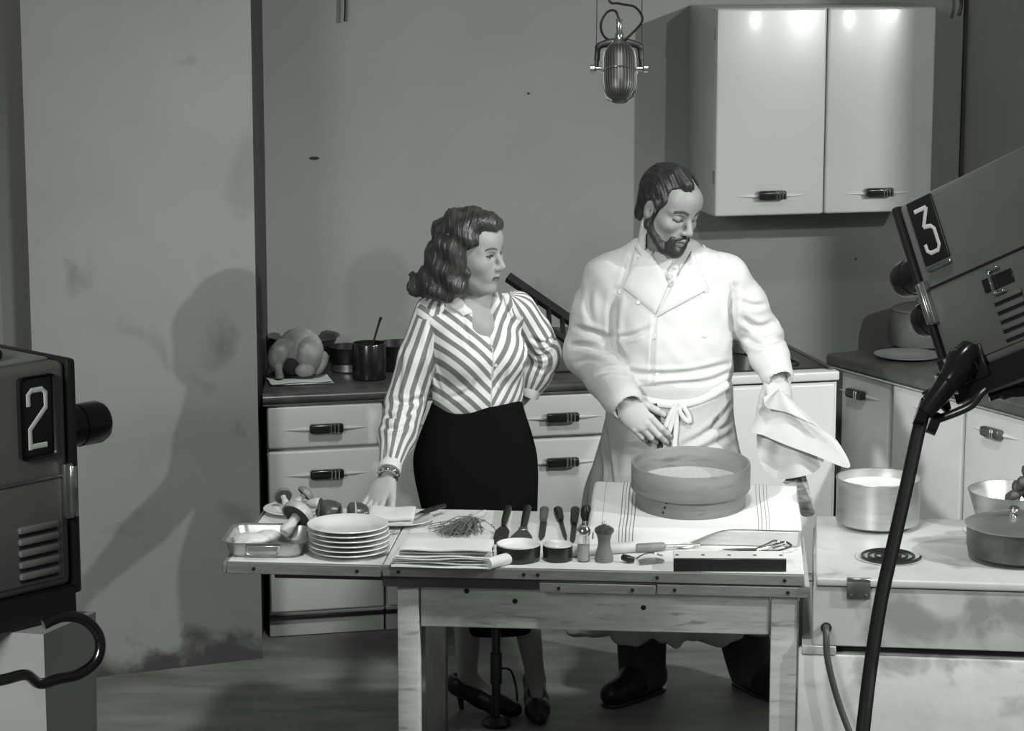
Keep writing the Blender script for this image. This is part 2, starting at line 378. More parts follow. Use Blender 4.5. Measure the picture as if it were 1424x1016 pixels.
box('slide_rail', 0.45, 0.905, 0.02, 0.07, 0.655, 0.6895, mat('dark_slide', 0.05, 0.7), tb, 0.001, 1)
ap = box('apron', 0.556, 1.560, 0.055, 0.080, 0.528, 0.652, M_WOOD, tb, 0.003, 1)
for (x, z) in ((0.69, 0.637), (0.83, 0.61), (1.20, 0.60)):
    n = lathe('knot', [(0, 0), (0.008, 0), (0.006, 0.002), (0, 0.002)], M_NAIL, ap, 10); put(n, (x, 0.0545, z), 0, math.pi/2)
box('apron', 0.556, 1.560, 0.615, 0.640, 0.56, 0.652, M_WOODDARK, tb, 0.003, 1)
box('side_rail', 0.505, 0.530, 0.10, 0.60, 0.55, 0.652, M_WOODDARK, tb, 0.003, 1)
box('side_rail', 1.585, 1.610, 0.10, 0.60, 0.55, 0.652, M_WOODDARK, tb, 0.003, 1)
box('leg', 0.490, 0.552, 0.040, 0.100, 0.0, 0.652, M_WOOD, tb, 0.004, 2)
box('leg', 1.565, 1.640, 0.040, 0.100, 0.0, 0.652, M_WOOD, tb, 0.004, 2)
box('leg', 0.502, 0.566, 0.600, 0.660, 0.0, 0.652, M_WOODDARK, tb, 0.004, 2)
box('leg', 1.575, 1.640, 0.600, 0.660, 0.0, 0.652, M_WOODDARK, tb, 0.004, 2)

# ---------------------------------------------------------------- things on the table
PLATE = [(0, 0), (0.062, 0), (0.066, 0.003), (0.078, 0.008), (0.117, 0.0135), (0.1195, 0.0155), (0.118, 0.0175), (0.080, 0.0125), (0.066, 0.0065), (0, 0.0055)]
def plate(loc, label, s=1.0, group=None):
    p = lathe('dinner_plate', [(r*s, z*s) for r, z in PLATE], M_CHINA, None, 56)
    put(p, loc); tag(p, label, 'plate', group); return p
c = PZ(485, 770); c = PZ(486, 768, TZ)
p0 = None
names = ['bottom plate in the stack of six white plates', 'second plate up in the stack of six white plates', 'third plate up in the stack of six white plates',
         'fourth plate up in the stack of six white plates', 'fifth plate up, just under the top of the white stack', 'topmost white plate, face up on the stack of six']
for k in range(6):
    if p0 is None: p0 = o = plate(c+np.array([0, 0, 0.001]), names[0], 1.0, 'stacked white plates')
    else:
        o = p0.copy(); col.objects.link(o); o['label'] = names[k]
        put(o, c+np.array([random.uniform(-.004, .004), random.uniform(-.003, .003), 0.001+k*0.0142]))

# roasting pan
def roasting_pan():
    t = thing('roasting_pan', 'battered aluminium roasting pan with wire handle at the table end', 'pan', PZ(374, 763, TZ), TT+0.03)
    L = 0.118; D = 0.115; h = 0.046; n = 9
    def ring(a, b, r, z):
        pts = []
        for (sx, sy, a0) in ((1, 1, 0), (-1, 1, 90), (-1, -1, 180), (1, -1, 270)):
            for k in range(n):
                th = math.radians(a0+90*k/(n-1)); pts.append((sx*(a-r)+r*math.cos(th), sy*(b-r)+r*math.sin(th), z))
        return pts
    rings = [ring(L*.84, D*.84, .03, 0.0), ring(L*.90, D*.90, .034, .010), ring(L*.97, D*.97, .036, h-.003), ring(L+.006, D+.006, .04, h), ring(L+.006, D+.006, .04, h+.002),
             ring(L*.955, D*.955, .036, h-.001), ring(L*.88, D*.88, .033, .011), ring(L*.82, D*.82, .03, .003)]
    vs = [p for r in rings for p in r]; m = len(rings[0]); fs = []
    for i in range(len(rings)-1):
        for k in range(m): fs.append((i*m+k, i*m+(k+1) % m, (i+1)*m+(k+1) % m, (i+1)*m+k))
    fs.append(tuple(range(m-1, -1, -1))); fs.append(tuple((len(rings)-1)*m+k for k in range(m)))
    bm = bmesh.new(); bv = [bm.verts.new(v) for v in vs]
    for f in fs: bm.faces.new([bv[i] for i in f])
    frombm('pan_body', bm, M_ALU, t, True)
    tube('wire_handle', catmull([(-0.045, -D-.005, h-.012), (-0.042, -D-.012, h-.030), (0.0, -D-.014, h-.034), (0.042, -D-.012, h-.030), (0.045, -D-.005, h-.012)], 5), 0.0022, M_STEEL, t, 8)
    box('handle_plate', -0.05, 0.05, -D-.004, -D+.004, h-.024, h-.006, M_ALU, t, 0.002, 1)
    return t
roasting_pan()
# pale meat pieces in the pan (organic lumps)
def lump(name, r, m, seed, squash=(1, 1, .5), amp=.25, sub=4, parent=None):
    bm = bmesh.new(); bmesh.ops.create_icosphere(bm, subdivisions=sub, radius=1.0)
    g = np.random.default_rng(seed); ks = g.normal(0, 2.2, (7, 3)); ph = g.uniform(0, 6, 7)
    for v in bm.verts:
        d = sum(math.sin(float(np.dot(ks[i], v.co))+ph[i]) for i in range(7))/7
        s = 1+amp*d; v.co = Vector((v.co.x*r*squash[0]*s, v.co.y*r*squash[1]*s, v.co.z*r*squash[2]*s))
    return frombm(name, bm, m, parent, True)
M_PALE = mat('pale_fat', 0.62, 0.5, var=0.15, scale=30, bump=0.1)
for k, (px, py, r, sq) in enumerate(((350, 757, .045, (1.2, .9, .42)), (372, 752, .035, (1.1, 1, .5)), (340, 762, .028, (1, 1, .5)))):
    o = lump('meat_piece', r, M_PALE, 20+k, sq); put(o, PZ(px, py, TZ+.01)+np.array([0, 0, r*sq[2]*.92]), k*1.1)
    tag(o, ['large flat pale piece lying in the roasting pan', 'rounded pale piece beside the mushroom in the roasting pan', 'small pale piece in the corner of the roasting pan'][k], 'food')

M_CAP = mat('mushroom_cap', 0.20, 0.35, var=0.35, scale=14, bump=0.1)
M_CAPL = mat('mushroom_cap_pale', 0.36, 0.4, var=0.3, scale=12, bump=0.1)
M_GILL = mat('mushroom_gills', 0.05, 0.8, var=0.3, scale=30)
M_STEM = mat('mushroom_stem', 0.55, 0.7, var=0.2, scale=18, stretch=(4, 4, 1), bump=0.15)
def mushroom(label, loc, s, tilt, rotz, capm):
    t = thing('mushroom', label, 'mushroom', loc, 0, 'mushrooms set out on the table')
    t.rotation_euler = (tilt[0], tilt[1], rotz)
    lathe('stem', [(0, -.075), (.016, -.074), (.021, -.062), (.017, -.04), (.014, -.02), (.016, -.004), (0, -.002)], M_STEM, t, 24, .05)
    lathe('gills', [(.017, -.006), (.03, -.010), (.043, -.006), (.046, .0), (0.0, .004)], M_GILL, t, 32)
    lathe('cap', [(.0455, -.004), (.050, -.006), (.0525, .002), (.050, .014), (.040, .027), (.022, .036), (0, .039)], capm, t, 36, .02)
    t.scale = (s, s, s); return t
mushroom('large open mushroom tilted in the roasting pan, gills showing', PZ(409, 747, TZ+.012)+np.array([0.008, 0.02, .062]), 0.98, (math.radians(-52), math.radians(20), 0), math.radians(-20), M_CAPL)
pl2 = PZ(412, 712, TZ)
plate(pl2+np.array([0, 0, .001]), 'white plate holding small mushrooms behind the roasting pan', .86)
for k, (px, py, rz) in enumerate(((394, 703, .6), (424, 700, -.5))):
    mushroom(['small dark mushroom on the white plate, the one beside the plate rim', 'small dark mushroom in the middle of the white plate'][k], PZ(px, py, TZ+.016)+np.array([0, 0, .03]), .56, (math.radians(-40 if k else -62), math.radians(35), 0), rz, M_CAP)
o = lump('mushroom_piece', .022, M_STEM, 31, (1.2, .9, .6), .3); put(o, PZ(440, 703, TZ+.014)+np.array([0, 0, .012])); tag(o, 'pale broken mushroom bit at the edge of the white plate', 'mushroom')
# two dark vegetables behind the plates
M_VEG = mat('dark_vegetable', 0.07, 0.3, var=0.3, scale=16)
def dark_veg(label, loc, rz, ring):
    t = thing('dark_vegetable', label, 'vegetable', loc, rz, 'dark vegetables behind the stacked plates')
    b = lathe('flesh', [(0, -.055), (.024, -.053), (.036, -.040), (.038, -.01), (.036, .02), (.030, .045), (.018, .054), (0, .052)], M_VEG, t, 28, .05)
    put(b, (0, 0, .0395), 0, 0, math.pi/2)
    if ring:
        r = tube('pale_rim', [(-.012, .0375*math.cos(a), .0395+.0375*math.sin(a)) for a in np.linspace(0, 2*math.pi, 25)], .0035, M_STEM, t, 6)
    else:
        f = lathe('stalk_flange', [(.0, 0), (.036, .0), (.041, .006), (.038, .013), (.012, .016), (.009, .03), (0, .031)], mat('dark_stalk', 0.05, 0.6, var=.3), t, 24, .06)
        put(f, (-.045, 0, .041), 0, 0, -math.pi/2)
    t.scale = (.62, 1, 1); return t
dark_veg('dark glossy vegetable with flared stalk end behind the plates', PZ(462, 731, TZ)+np.array([-.004, .01, .0]), -.12, False)
dark_veg('dark glossy vegetable with a pale ring behind the plates', PZ(497, 733, TZ)+np.array([.002, .0, .0]), .1, True)

# plate with folded napkin and knife
plate(PZ(556, 726, TZ)+np.array([0, 0, .001]), 'white plate carrying a folded napkin and knife by the hand', .86)
def cloth_slab(name, w, d, h, m, label=None, cat=None, layers=3, seed=0, parent=None, rnd=.006):
    """folded cloth: layered slab with rounded fold on one side and wavy edges"""
    g = np.random.default_rng(seed); bm = bmesh.new(); nx, ny = 22, 10
    for L in range(layers):
        z0 = h*L/layers; z1 = h*(L+1)/layers-.0006; ox = g.uniform(-.006, .006); oy = g.uniform(-.005, .005); ph = g.uniform(0, 6, 4)
        def wave(x, y): return .0016*math.sin(9*x/w+ph[0])+.0014*math.sin(7*y/d+ph[1]+3*x/w)
        grid = {}
        for s, zz in ((0, z0), (1, z1)):
            for i in range(nx+1):
                for j in range(ny+1):
                    a = -1+2*i/nx; b_ = -1+2*j/ny
                    ed = max(abs(a), abs(b_)); dz = 0
                    if ed > .93: dz = (z1-z0)*.32*((ed-.93)/.07)
                    x = a*w/2*(1+.012*math.sin(5*b_+ph[2])); y = b_*d/2*(1+.02*math.sin(4*a+ph[3]))
                    grid[s, i, j] = bm.verts.new((x+ox, y+oy, max(0.0004*(L+1), zz+(dz if s == 0 else -dz)+wave(x, y)*(0 if (L == 0 and s == 0) else 1))))
        for i in range(nx):
            for j in range(ny):
                bm.faces.new([grid[1, i, j], grid[1, i+1, j], grid[1, i+1, j+1], grid[1, i, j+1]])
                bm.faces.new([grid[0, i, j+1], grid[0, i+1, j+1], grid[0, i+1, j], grid[0, i, j]])
        for i in range(nx):
            bm.faces.new([grid[0, i, 0], grid[0, i+1, 0], grid[1, i+1, 0], grid[1, i, 0]]); bm.faces.new([grid[0, i+1, ny], grid[0, i, ny], grid[1, i, ny], grid[1, i+1, ny]])
        for j in range(ny):
            bm.faces.new([grid[0, 0, j+1], grid[0, 0, j], grid[1, 0, j], grid[1, 0, j+1]]); bm.faces.new([grid[0, nx, j], grid[0, nx, j+1], grid[1, nx, j+1], grid[1, nx, j]])
    o = frombm(name, bm, m, parent, True)
    if label: tag(o, label, cat)
    return o
o = cloth_slab('folded_napkin', .145, .12, .034, M_LINEN, 'white folded napkin on the plate beside the leaning hand', 'napkin', 2, 3)
put(o, PZ(544, 727, TZ+.012)+np.array([0, .014, .003]), TT+.08, .06)
kn = thing('table_knife', 'black-handled knife lying across the napkin plate rim', 'knife', PZ(586, 716, TZ+.018)+np.array([0, 0, .004]), math.radians(52))
tube('handle', [(0.0, 0, 0.003), (.03, 0, .004), (.11, 0, .006)], [.009, .011, .0095], M_BLACK, kn, 10, .7)
mk('blade', [(0, -.008, .001), (0, .01, .001), (-.12, .009, .001), (-.15, -.004, .001), (-.12, -.009, .001), (0, -.008, .004), (0, .01, .0035), (-.12, .009, .003), (-.15, -.004, .002), (-.12, -.009, .003)],
   [(4, 3, 2, 1, 0), (5, 6, 7, 8, 9), (0, 1, 6, 5), (1, 2, 7, 6), (2, 3, 8, 7), (3, 4, 9, 8), (4, 0, 5, 9)], M_STEEL, kn)
o = prism('paper_slip', [(-.04, -.022), (.01, -.03), (.045, -.008), (.04, .02), (-.02, .022)], 0, .0018, mat('paper', .75, .8), None)
put(o, PZ(583, 738, TZ)+np.array([0, 0, .001]), .35); tag(o, 'small white slip of paper lying between plate and herb bundle', 'paper')
# lemon-like scraps behind the plates
for k, (px, py, r) in enumerate(((537, 744, .012), (548, 742, .010))):
    o = lump('peel_scrap', r, M_CAPL, 60+k, (1.4, 1, .5), .4, 3); put(o, PZ(px, py, TZ)+np.array([0, 0, r*.45])); tag(o, ['small peel scrap beside the stacked plates', 'small peel scrap near the folded towels'][k], 'scrap')

# herb bundle: stalks, leaves
hb = thing('herb_bundle', 'bundle of feathery herbs with two pale root ends, on the table', 'herbs', PZ(648, 736, TZ), math.radians(62))
g = np.random.default_rng(5); bm = bmesh.new()
for k in range(150):
    a0 = (g.uniform(.03, .06), g.uniform(-.015, .015), g.uniform(.012, .03)); ln = g.uniform(.06, .16); spread = g.normal(0, .35)
    a1 = (a0[0]-ln*math.cos(spread)*.5, a0[1]+ln*math.sin(spread)*.5, g.uniform(.012, .034)); a2 = (a0[0]-ln*math.cos(spread), a0[1]+ln*math.sin(spread)+g.normal(0, .01), g.uniform(.003, .016))
    vs, fs = tube_data(catmull([a0, a1, a2], 4), .0012, 4); bv = [bm.verts.new(v) for v in vs]
    for f in fs: bm.faces.new([bv[i] for i in f])
    for q in range(5):
        tt = g.uniform(.3, 1); c0 = Vector(a1).lerp(Vector(a2), tt); d = Vector(g.normal(0, 1, 3)).normalized()*.009; e = Vector(g.normal(0, 1, 3)).normalized()*.004
        d.z *= .4; c0.z = max(.004, c0.z)
        q4 = [c0-e*.5, c0+d*.5+e*.7, c0+d, c0+d*.5-e*.7]
        q4 = [Vector((p.x, p.y, max(.001, p.z))) for p in q4]
        bm.faces.new([bm.verts.new(p) for p in q4])
o = frombm('leaves', bm, mat('herb_leaf', .16, .7, var=.4, scale=60), hb); o['kind'] = 'stuff'
tube('root', [(.03, .006, .016), (.06, .006, .022), (.105, .002, .026), (.125, .0, .028)], [.006, .009, .012, .007], M_STEM, hb, 12)
tube('root', [(.03, -.006, .016), (.055, -.004, .018), (.082, .026, .020), (.098, .034, .022)], [.005, .008, .011, .006], M_STEM, hb, 12)

# stack of folded towels
zz = TZ+.001
for k, (w_, d_, h_, ly) in enumerate(((.285, .15, .018, 2), (.275, .145, .016, 3), (.26, .14, .020, 2))):
    o = cloth_slab('folded_towel', w_, d_, h_, M_LINEN, ['bottom folded white towel of the pile at the table front', 'middle folded white towel of the pile, several thin layers', 'top folded white towel of the pile, thick soft fold'][k], 'towel', ly, 10+k)
    o['group'] = 'folded towels'
    put(o, PZ(614+k*2, 783, TZ)*np.array([1, 1, 0])+np.array([0.004*k, .012, zz]), TT+.02*k-.01); zz += h_+.0015
mk_roll = tube('rolled_cloth', [(0, 0, .017), (.05, .055, .017), (.07, .075, .017)], [.017, .017, .016], M_LINEN, None, 14)
put(mk_roll, PZ(672, 792, TZ)+np.array([0.012, .0, 0])); tag(mk_roll, 'loosely rolled white cloth end beside the folded towels', 'towel')

# hand tools laid with their handles over the back of the table
def tool(name, label, cat, px0, py0, px1, py1, kind):
    a = PZ(px0, py0, TZ); b = PZ(px1, py1, TZ); d = b-a; L = float(np.hypot(d[0], d[1]))
    t = thing(name, label, cat, a+np.array([0, 0, .001]), math.atan2(d[1], d[0]), 'kitchen tools laid in a row')
    return t, L
def blade_poly(name, pts, th, m, t, z=0.001):
    return prism(name, pts, z, z+th, m, t, .0008, 1)
M_BLADE = mat('dark_blade', .06, .35, metal=.6)
t, L = tool('palette_knife', 'broad rounded dark palette knife beside the towels', 'palette knife', 694, 757, 706, 713, 0)
blade_poly('blade', [(0, -.017), (.02, -.022), (.15, -.022), (.21, -.009), (.21, .009), (.15, .022), (.02, .022), (0, .017)], .003, M_BLADE, t)
tube('handle', [(.20, 0, .008), (.24, 0, .010), (L+.02, 0, .010)], [.006, .010, .0125], M_BLACK, t, 10, .8)
t, L = tool('pastry_brush', 'flat dark pastry brush with flaring bristles behind the bowls', 'brush', 724, 757, 733, 713, 0)
blade_poly('bristles', [(0, -.036), (.0, .036), (.06, .031), (.135, .014), (.135, -.014), (.06, -.031)], .010, mat('bristle', .045, .9, var=.5, scale=90, stretch=(1, 12, 1)), t)
box('ferrule', .130, .165, -.014, .014, .001, .013, M_STEEL, t, .002, 1)
tube('handle', [(.163, 0, .009), (.20, 0, .011), (L+.02, 0, .011)], [.008, .011, .013], M_BLACK, t, 10, .8)
M_GREYWOOD = mat('grey_wood_handle', .13, .5, var=.2, scale=20)
for (px0, py0, px1, py1, m, lab, w_) in ((752, 752, 757, 714, M_GREYWOOD, 'short kitchen knife with thick grey wooden handle', .012),
                                       (787, 752, 776, 714, M_BLACK, 'slim kitchen knife with tapered black handle', .008),
                                       (795, 757, 800, 714, M_BLACK, 'kitchen knife with straight black handle beside the glass shaker', .010)):
    t, L = tool('kitchen_knife', lab, 'knife', px0, py0, px1, py1, 0)
    blade_poly('blade', [(0, -.003), (.05, -w_*.9), (.23, -w_), (.23, w_*.8), (.05, w_*.7), (.0, .002)], .002, M_BLADE, t)
    tube('handle', [(.225, 0, .008), (.25, 0, .0105), (L+.005, 0, .0115)], [.008, .012, .0145], m, t, 10, .75)
dk = thing('pestle', 'short black-headed pestle with metal ball standing behind the glass shaker', 'pestle', PZ(815, 733, TZ))
lathe('shaft', [(0, 0), (.013, 0), (.014, .01), (.013, .022), (0, .022)], M_CHROME, dk, 20)
lathe('head', [(0, .020), (.012, .021), (.017, .035), (.017, .055), (.011, .068), (0, .07)], M_BLACK, dk, 20)

def bowl(label, loc, r, h):
    t = thing('crock', label, 'bowl', loc, 0, 'dark crocks with white insides')
    lathe('outer', [(0, 0), (r*.9, 0), (r*.97, .004), (r, h*.3), (r*1.02, h*.75), (r*1.0, h*.93)], mat('black_glaze', .02, .25), t, 44)
    lathe('inner', [(r*1.0, h*.93), (r*1.0, h), (r*.95, h), (r*.9, h*.9), (r*.8, h*.72), (0, h*.7)], M_CHINA, t, 44)
    return t
bowl('wide low black crock with white inside, beside the towels', PZ(721, 778, TZ), .063, .050)
bowl('narrower black crock with white inside, beside the glass shaker', PZ(775.5, 778, TZ), .043, .048)
# glass salt shaker
gs = thing('salt_shaker', 'clear glass salt shaker with metal cap in front of the knives', 'shaker', PZ(811.5, 780, TZ))
mg = bpy.data.materials.new('shaker_glass'); mg.use_nodes = True; b_ = mg.node_tree.nodes['Principled BSDF']
b_.inputs['Base Color'].default_value = G(.9); b_.inputs['Transmission Weight'].default_value = .85; b_.inputs['Roughness'].default_value = .08; b_.inputs['IOR'].default_value = 1.3
lathe('glass_body', [(0, 0), (.017, 0), (.0185, .004), (.0165, .03), (.018, .055), (.0165, .082), (0, .082)], mg, gs, 28)
lathe('salt', [(0, .004), (.013, .004), (.0125, .03), (.0135, .05), (0, .05)], mat('salt', .45, .9), gs, 20)
lathe('metal_cap', [(.0185, .080), (.0205, .083), (.0205, .094), (.014, .104), (.0, .107)], M_CHROME, gs, 28)
# pepper mill
pm = thing('pepper_mill', 'waisted wooden pepper mill with knobbed top and side handle', 'pepper mill', PZ(840, 780, TZ))
M_MILL = mat('mill_wood', .17, .4, var=.2, scale=12, stretch=(3, 3, 1))
lathe('mill_body', [(0, 0), (.0265, 0), (.027, .006), (.025, .022), (.019, .045), (.0175, .06), (.021, .075), (.0235, .083), (0, .083)], M_MILL, pm, 30)
lathe('mill_top', [(.024, .083), (.0285, .089), (.0275, .097), (.017, .104), (.007, .107), (.0, .107)], M_ALUDARK, pm, 30)
lathe('knob', [(0, .106), (.004, .107), (.006, .112), (.004, .118), (0, .119)], M_STEEL, pm, 16)
tube('crank', [(-.024, 0, .09), (-.032, 0, .086), (-.033, 0, .066)], .0025, M_STEEL, pm, 8)
# rolling pin behind the shakers
a = PZ(793, 768, TZ+.014); b = PZ(882, 761, TZ+.014); d = b-a; L = float(np.linalg.norm(d))
rp = thing('rolling_pin', 'pale wooden rolling pin lying behind the pepper mill', 'rolling pin', np.array([a[0], a[1], TZ+.0165]), math.atan2(d[1], d[0]))
tube('roller', [(0, 0, 0), (.01, 0, 0), (L, 0, 0)], [.0135, .016, .016], mat('pale_beech', .60, .5, var=.1, scale=8, stretch=(1, 6, 6)), rp, 18)
tube('handle', [(-.045, 0, 0), (-.03, 0, 0), (0, 0, 0)], [.007, .009, .0075], M_GREYWOOD, rp, 12)
a = PZ(884, 763, TZ+.012); b = PZ(924, 760, TZ+.012); d = b-a; L = float(np.linalg.norm(d))
ks = thing('sharpening_steel', 'sharpening steel with grey wooden handle beside the striped towel', 'sharpening steel', np.array([a[0], a[1], TZ+.0145]), math.atan2(d[1], d[0])-.03)
tube('handle', [(0, 0, 0), (.006, 0, 0), (L*.9, 0, 0), (L, 0, 0)], [.010, .0135, .013, .010], mat('steel_handle_wood', .20, .5, var=.2, scale=14), ks, 14)
tube('rod', [(L-.002, 0, 0), (L+.11, .004, -.004)], [.005, .0045], M_STEEL, ks, 10)
# metal turner
tr = thing('cake_server', 'bright metal cake server with dark handle end and upturned edge', 'server', PZ(902, 781, TZ)+np.array([0, 0, .001]), math.radians(25))
blade_poly('blade', [(-.045, -.028), (.03, -.032), (.048, -.01), (.04, .022), (-.02, .026)], .002, M_STEEL, tr)
tube('rim', catmull([(-.03, .024, .005), (.0, .034, .012), (.03, .034, .014), (.052, .012, .008)], 4), .0028, M_CHROME, tr, 8)
tube('handle', [(-.046, .0, .010), (-.062, .010, .013), (-.066, .03, .013)], [.008, .011, .010], M_BLACK, tr, 10)
# low long box
lb = thing('long_box', 'long low box with black front and white top at the table edge', 'box', PZ(1015, 795, TZ)+np.array([0, 0, .001]), TT+.075)
box('front_panel', -.160, .160, 0.0, .010, 0, .037, M_BLACK, lb, .0015, 1)
box('box_body', -.158, .158, .0105, .095, 0, .0365, M_CHINA, lb, .002, 1)
for k in range(5):
    o = lathe('hole', [(0, 0), (.006, 0), (.005, .0015), (0, .0018)], M_BLACK, lb, 10); put(o, (-.148+.074*k, .045, .0365))
# poultry shears behind the box
sh = thing('poultry_shears', 'poultry shears with dark pointed blades and bright looped handles', 'shears', PZ(1052, 769, TZ)+np.array([0, 0, .001]), TT+.12)
blade_poly('blade', [(-.115, .0), (-.03, -.010), (.01, -.008), (.01, .008), (-.03, .008)], .004, M_BLADE, sh, .004)
blade_poly('blade', [(-.10, .008), (-.02, -.002), (.015, .0), (.015, .012), (-.02, .014)], .003, M_BLADE, sh, .0085)
tube('handle', catmull([(.0, .0, .008), (.04, .012, .016), (.085, .02, .026), (.10, .0, .018), (.06, -.012, .008), (.01, -.004, .006)], 5), .0045, M_CHROME, sh, 8)
tube('handle', catmull([(.0, .006, .010), (.035, .03, .018), (.06, .045, .024), (.085, .03, .016), (.05, .012, .010)], 5), .004, M_CHROME, sh, 8)
o = lump('dough_scrap', .018, M_PALE, 77, (1.5, 1, .5), .4, 3); put(o, PZ(955, 762, TZ)+np.array([0, 0, .008])); tag(o, 'small pale dough scrap between box and striped towel', 'scrap')

# pastry board, striped towel, sieve
BT = math.radians(3.4)
bd = thing('pastry_board', 'thick pale wooden pastry board propped under the striped towel', 'board', TP(1.03, .318, TZ+.001), TT)
bb = box('slab', 0, .615, 0, .465, 0, .046, mat('board_wood', .42, .6, var=.12, scale=8, stretch=(1, 9, 9), bump=.08), bd, .003, 1); bb.rotation_euler = (BT, 0, 0)
box('batten', .02, .595, .33, .375, 0, .0175, M_WOODDARK, bd, .002, 1)
def towel_mat():
    m = bpy.data.materials.new('striped_towel'); m.use_nodes = True; nt = m.node_tree; N = nt.nodes; Lk = nt.links
    b = N['Principled BSDF']; b.inputs['Roughness'].default_value = .9
    at = N.new('ShaderNodeAttribute'); at.attribute_name = 'sx'
    acc = None
    for (x, w_) in ((.085, .0014), (.095, .0011), (.105, .0020), (.116, .0011), (.126, .0014), (.495, .0009), (.506, .0011), (.518, .0009), (.528, .0008), (.03, .0006)):
        s = N.new('ShaderNodeMath'); s.operation = 'SUBTRACT'; Lk.new(at.outputs['Fac'], s.inputs[0]); s.inputs[1].default_value = x
        a_ = N.new('ShaderNodeMath'); a_.operation = 'ABSOLUTE'; Lk.new(s.outputs[0], a_.inputs[0])
        l_ = N.new('ShaderNodeMath'); l_.operation = 'LESS_THAN'; Lk.new(a_.outputs[0], l_.inputs[0]); l_.inputs[1].default_value = w_
        if acc is None: acc = l_.outputs[0]
        else:
            mxm = N.new('ShaderNodeMath'); mxm.operation = 'MAXIMUM'; Lk.new(acc, mxm.inputs[0]); Lk.new(l_.outputs[0], mxm.inputs[1]); acc = mxm.outputs[0]
    mx = N.new('ShaderNodeMixRGB'); Lk.new(acc, mx.inputs[0]); mx.inputs[1].default_value = G(.66); mx.inputs[2].default_value = G(.16); Lk.new(mx.outputs[0], b.inputs['Base Color'])
    n3 = N.new('ShaderNodeTexNoise'); n3.inputs['Scale'].default_value = 260; bp = N.new('ShaderNodeBump'); bp.inputs['Strength'].default_value = .2; bp.inputs['Distance'].default_value = .002
    Lk.new(n3.outputs[0], bp.inputs['Height']); Lk.new(bp.outputs[0], b.inputs['Normal'])
    return m
nx, ny = 120, 90; vs = []; sx = []
x0, x1, y0, y1 = -.012, .622, -.09, .470
for j in range(ny+1):
    for i in range(nx+1):
        x = x0+(x1-x0)*i/nx; s = x
        yend = y0 if x < .12 else y0+(x-.12)/(.42-.12)*(.094) if x < .42 else .004   # how far the front reaches down
        yy = yend+(y1-yend)*j/ny
        ztop = .046*math.cos(BT)+yy*math.sin(BT)+.002
        y = yy*math.cos(BT)-.046*math.sin(BT)
        if yy < 0:        # falls over the front edge down to the table
            q = min(1.0, -yy/.05); drop = .046*(1-math.cos(math.pi*q))/2
            z = max(.0025, .048-drop); y = yy*.55-.004
        else: z = ztop
        z += .0012*math.sin(14*x+5*yy)*min(1, yy*20 if yy > 0 else .3)
        if x < 0 and yy >= 0: z -= .018*(-x/.012)**2
        y += .0025*math.sin(31*x)*(1-j/ny)
        vs.append((x+.003*math.sin(9*yy+1), y, max(.0022, z))); sx.append(s)
fs = [(j*(nx+1)+i, j*(nx+1)+i+1, (j+1)*(nx+1)+i+1, (j+1)*(nx+1)+i) for j in range(ny) for i in range(nx)]
tw = mk('striped_towel', vs, fs, towel_mat(), None, True)
tw.data.attributes.new('sx', 'FLOAT', 'POINT').data.foreach_set('value', sx)
md = tw.modifiers.new('thick', 'SOLIDIFY'); md.thickness = .0018; md.offset = 1
put(tw, TP(1.03, .318, TZ+.0025), TT); tag(tw, 'white kitchen towel with thin dark stripes spread over the pastry board', 'towel')
# sieve
sc = PZ(960, 699, .79)
sv = thing('drum_sieve', 'large round bentwood drum sieve standing on the striped towel', 'sieve', np.array([sc[0], sc[1], .0]), TT)
yl = float((np.array([sc[0], sc[1], 0])-TP(1.03, .318, 0))@tV)
sv.location.z = TZ+.0065+.046*math.cos(BT)+(yl-.168)*math.sin(BT)+.168*math.sin(BT); sv.rotation_euler = (BT, 0, TT)
M_BENT = mat('bentwood', .165, .6, var=.2, scale=5, stretch=(1, 1, 6), bump=.12, bscale=25, dark=.09, dscale=9, dthr=.6)
lathe('lower_hoop', [(.160, 0), (.1665, 0), (.168, .003), (.168, .058), (.160, .058), (.160, 0)], M_BENT, sv, 72)
lathe('upper_hoop', [(.168, .054), (.1785, .052), (.181, .056), (.181, .128), (.179, .133), (.174, .133), (.171, .128), (.169, .06)], M_BENT, sv, 72)
lathe('mesh', [(.1695, .070), (.1, .068), (0, .067), (0, .0655), (.1, .0665), (.1695, .0685)], mat('sieve_mesh', .40, .7, var=.12, scale=160), sv, 72)
for k in range(3):
    n = lathe('tack', [(0, 0), (.004, 0), (.003, .002), (0, .0025)], M_NAIL, sv, 8); a = math.radians(-118+k*2); put(n, (.169*math.cos(a), .169*math.sin(a), .016+.016*k), a+math.pi/2, math.pi/2)
# ---------------------------------------------------------------- portable range in front
ST = math.radians(-6.5); S0 = np.array([0.857, 6.967, 0.0]); SZ = 0.72
sU = np.array([math.cos(ST), math.sin(ST), 0]); sV = np.array([-math.sin(ST), math.cos(ST), 0])
rg = thing('portable_range', 'worn white portable electric range with coil burners beside the table', 'stove', S0, ST)
box('top_plate', 0.0, 0.98, 0.0, 0.745, 0.696, SZ, M_STOVETOP, rg, .006, 3)
box('front_panel', -0.008, 0.98, 0.008, 0.030, 0.520, 0.692, M_STOVE, rg, .003, 1)
box('seam', 0.004, 0.97, 0.012, 0.70, 0.690, 0.697, M_BLACKGAP, rg, 0)
box('body', -0.006, 0.978, 0.031, 0.740, 0.520, 0.690, M_STOVE, rg, .003, 1)
fp = prism('foot', [(-.036, .004), (.060, .004), (.060, .70), (-.036, .70)], 0.494, 0.5195, M_STOVE, rg, .002, 1)
box('foot', .92, .975, .02, .70, 0.494, 0.5195, M_STOVE, rg, .002, 1)
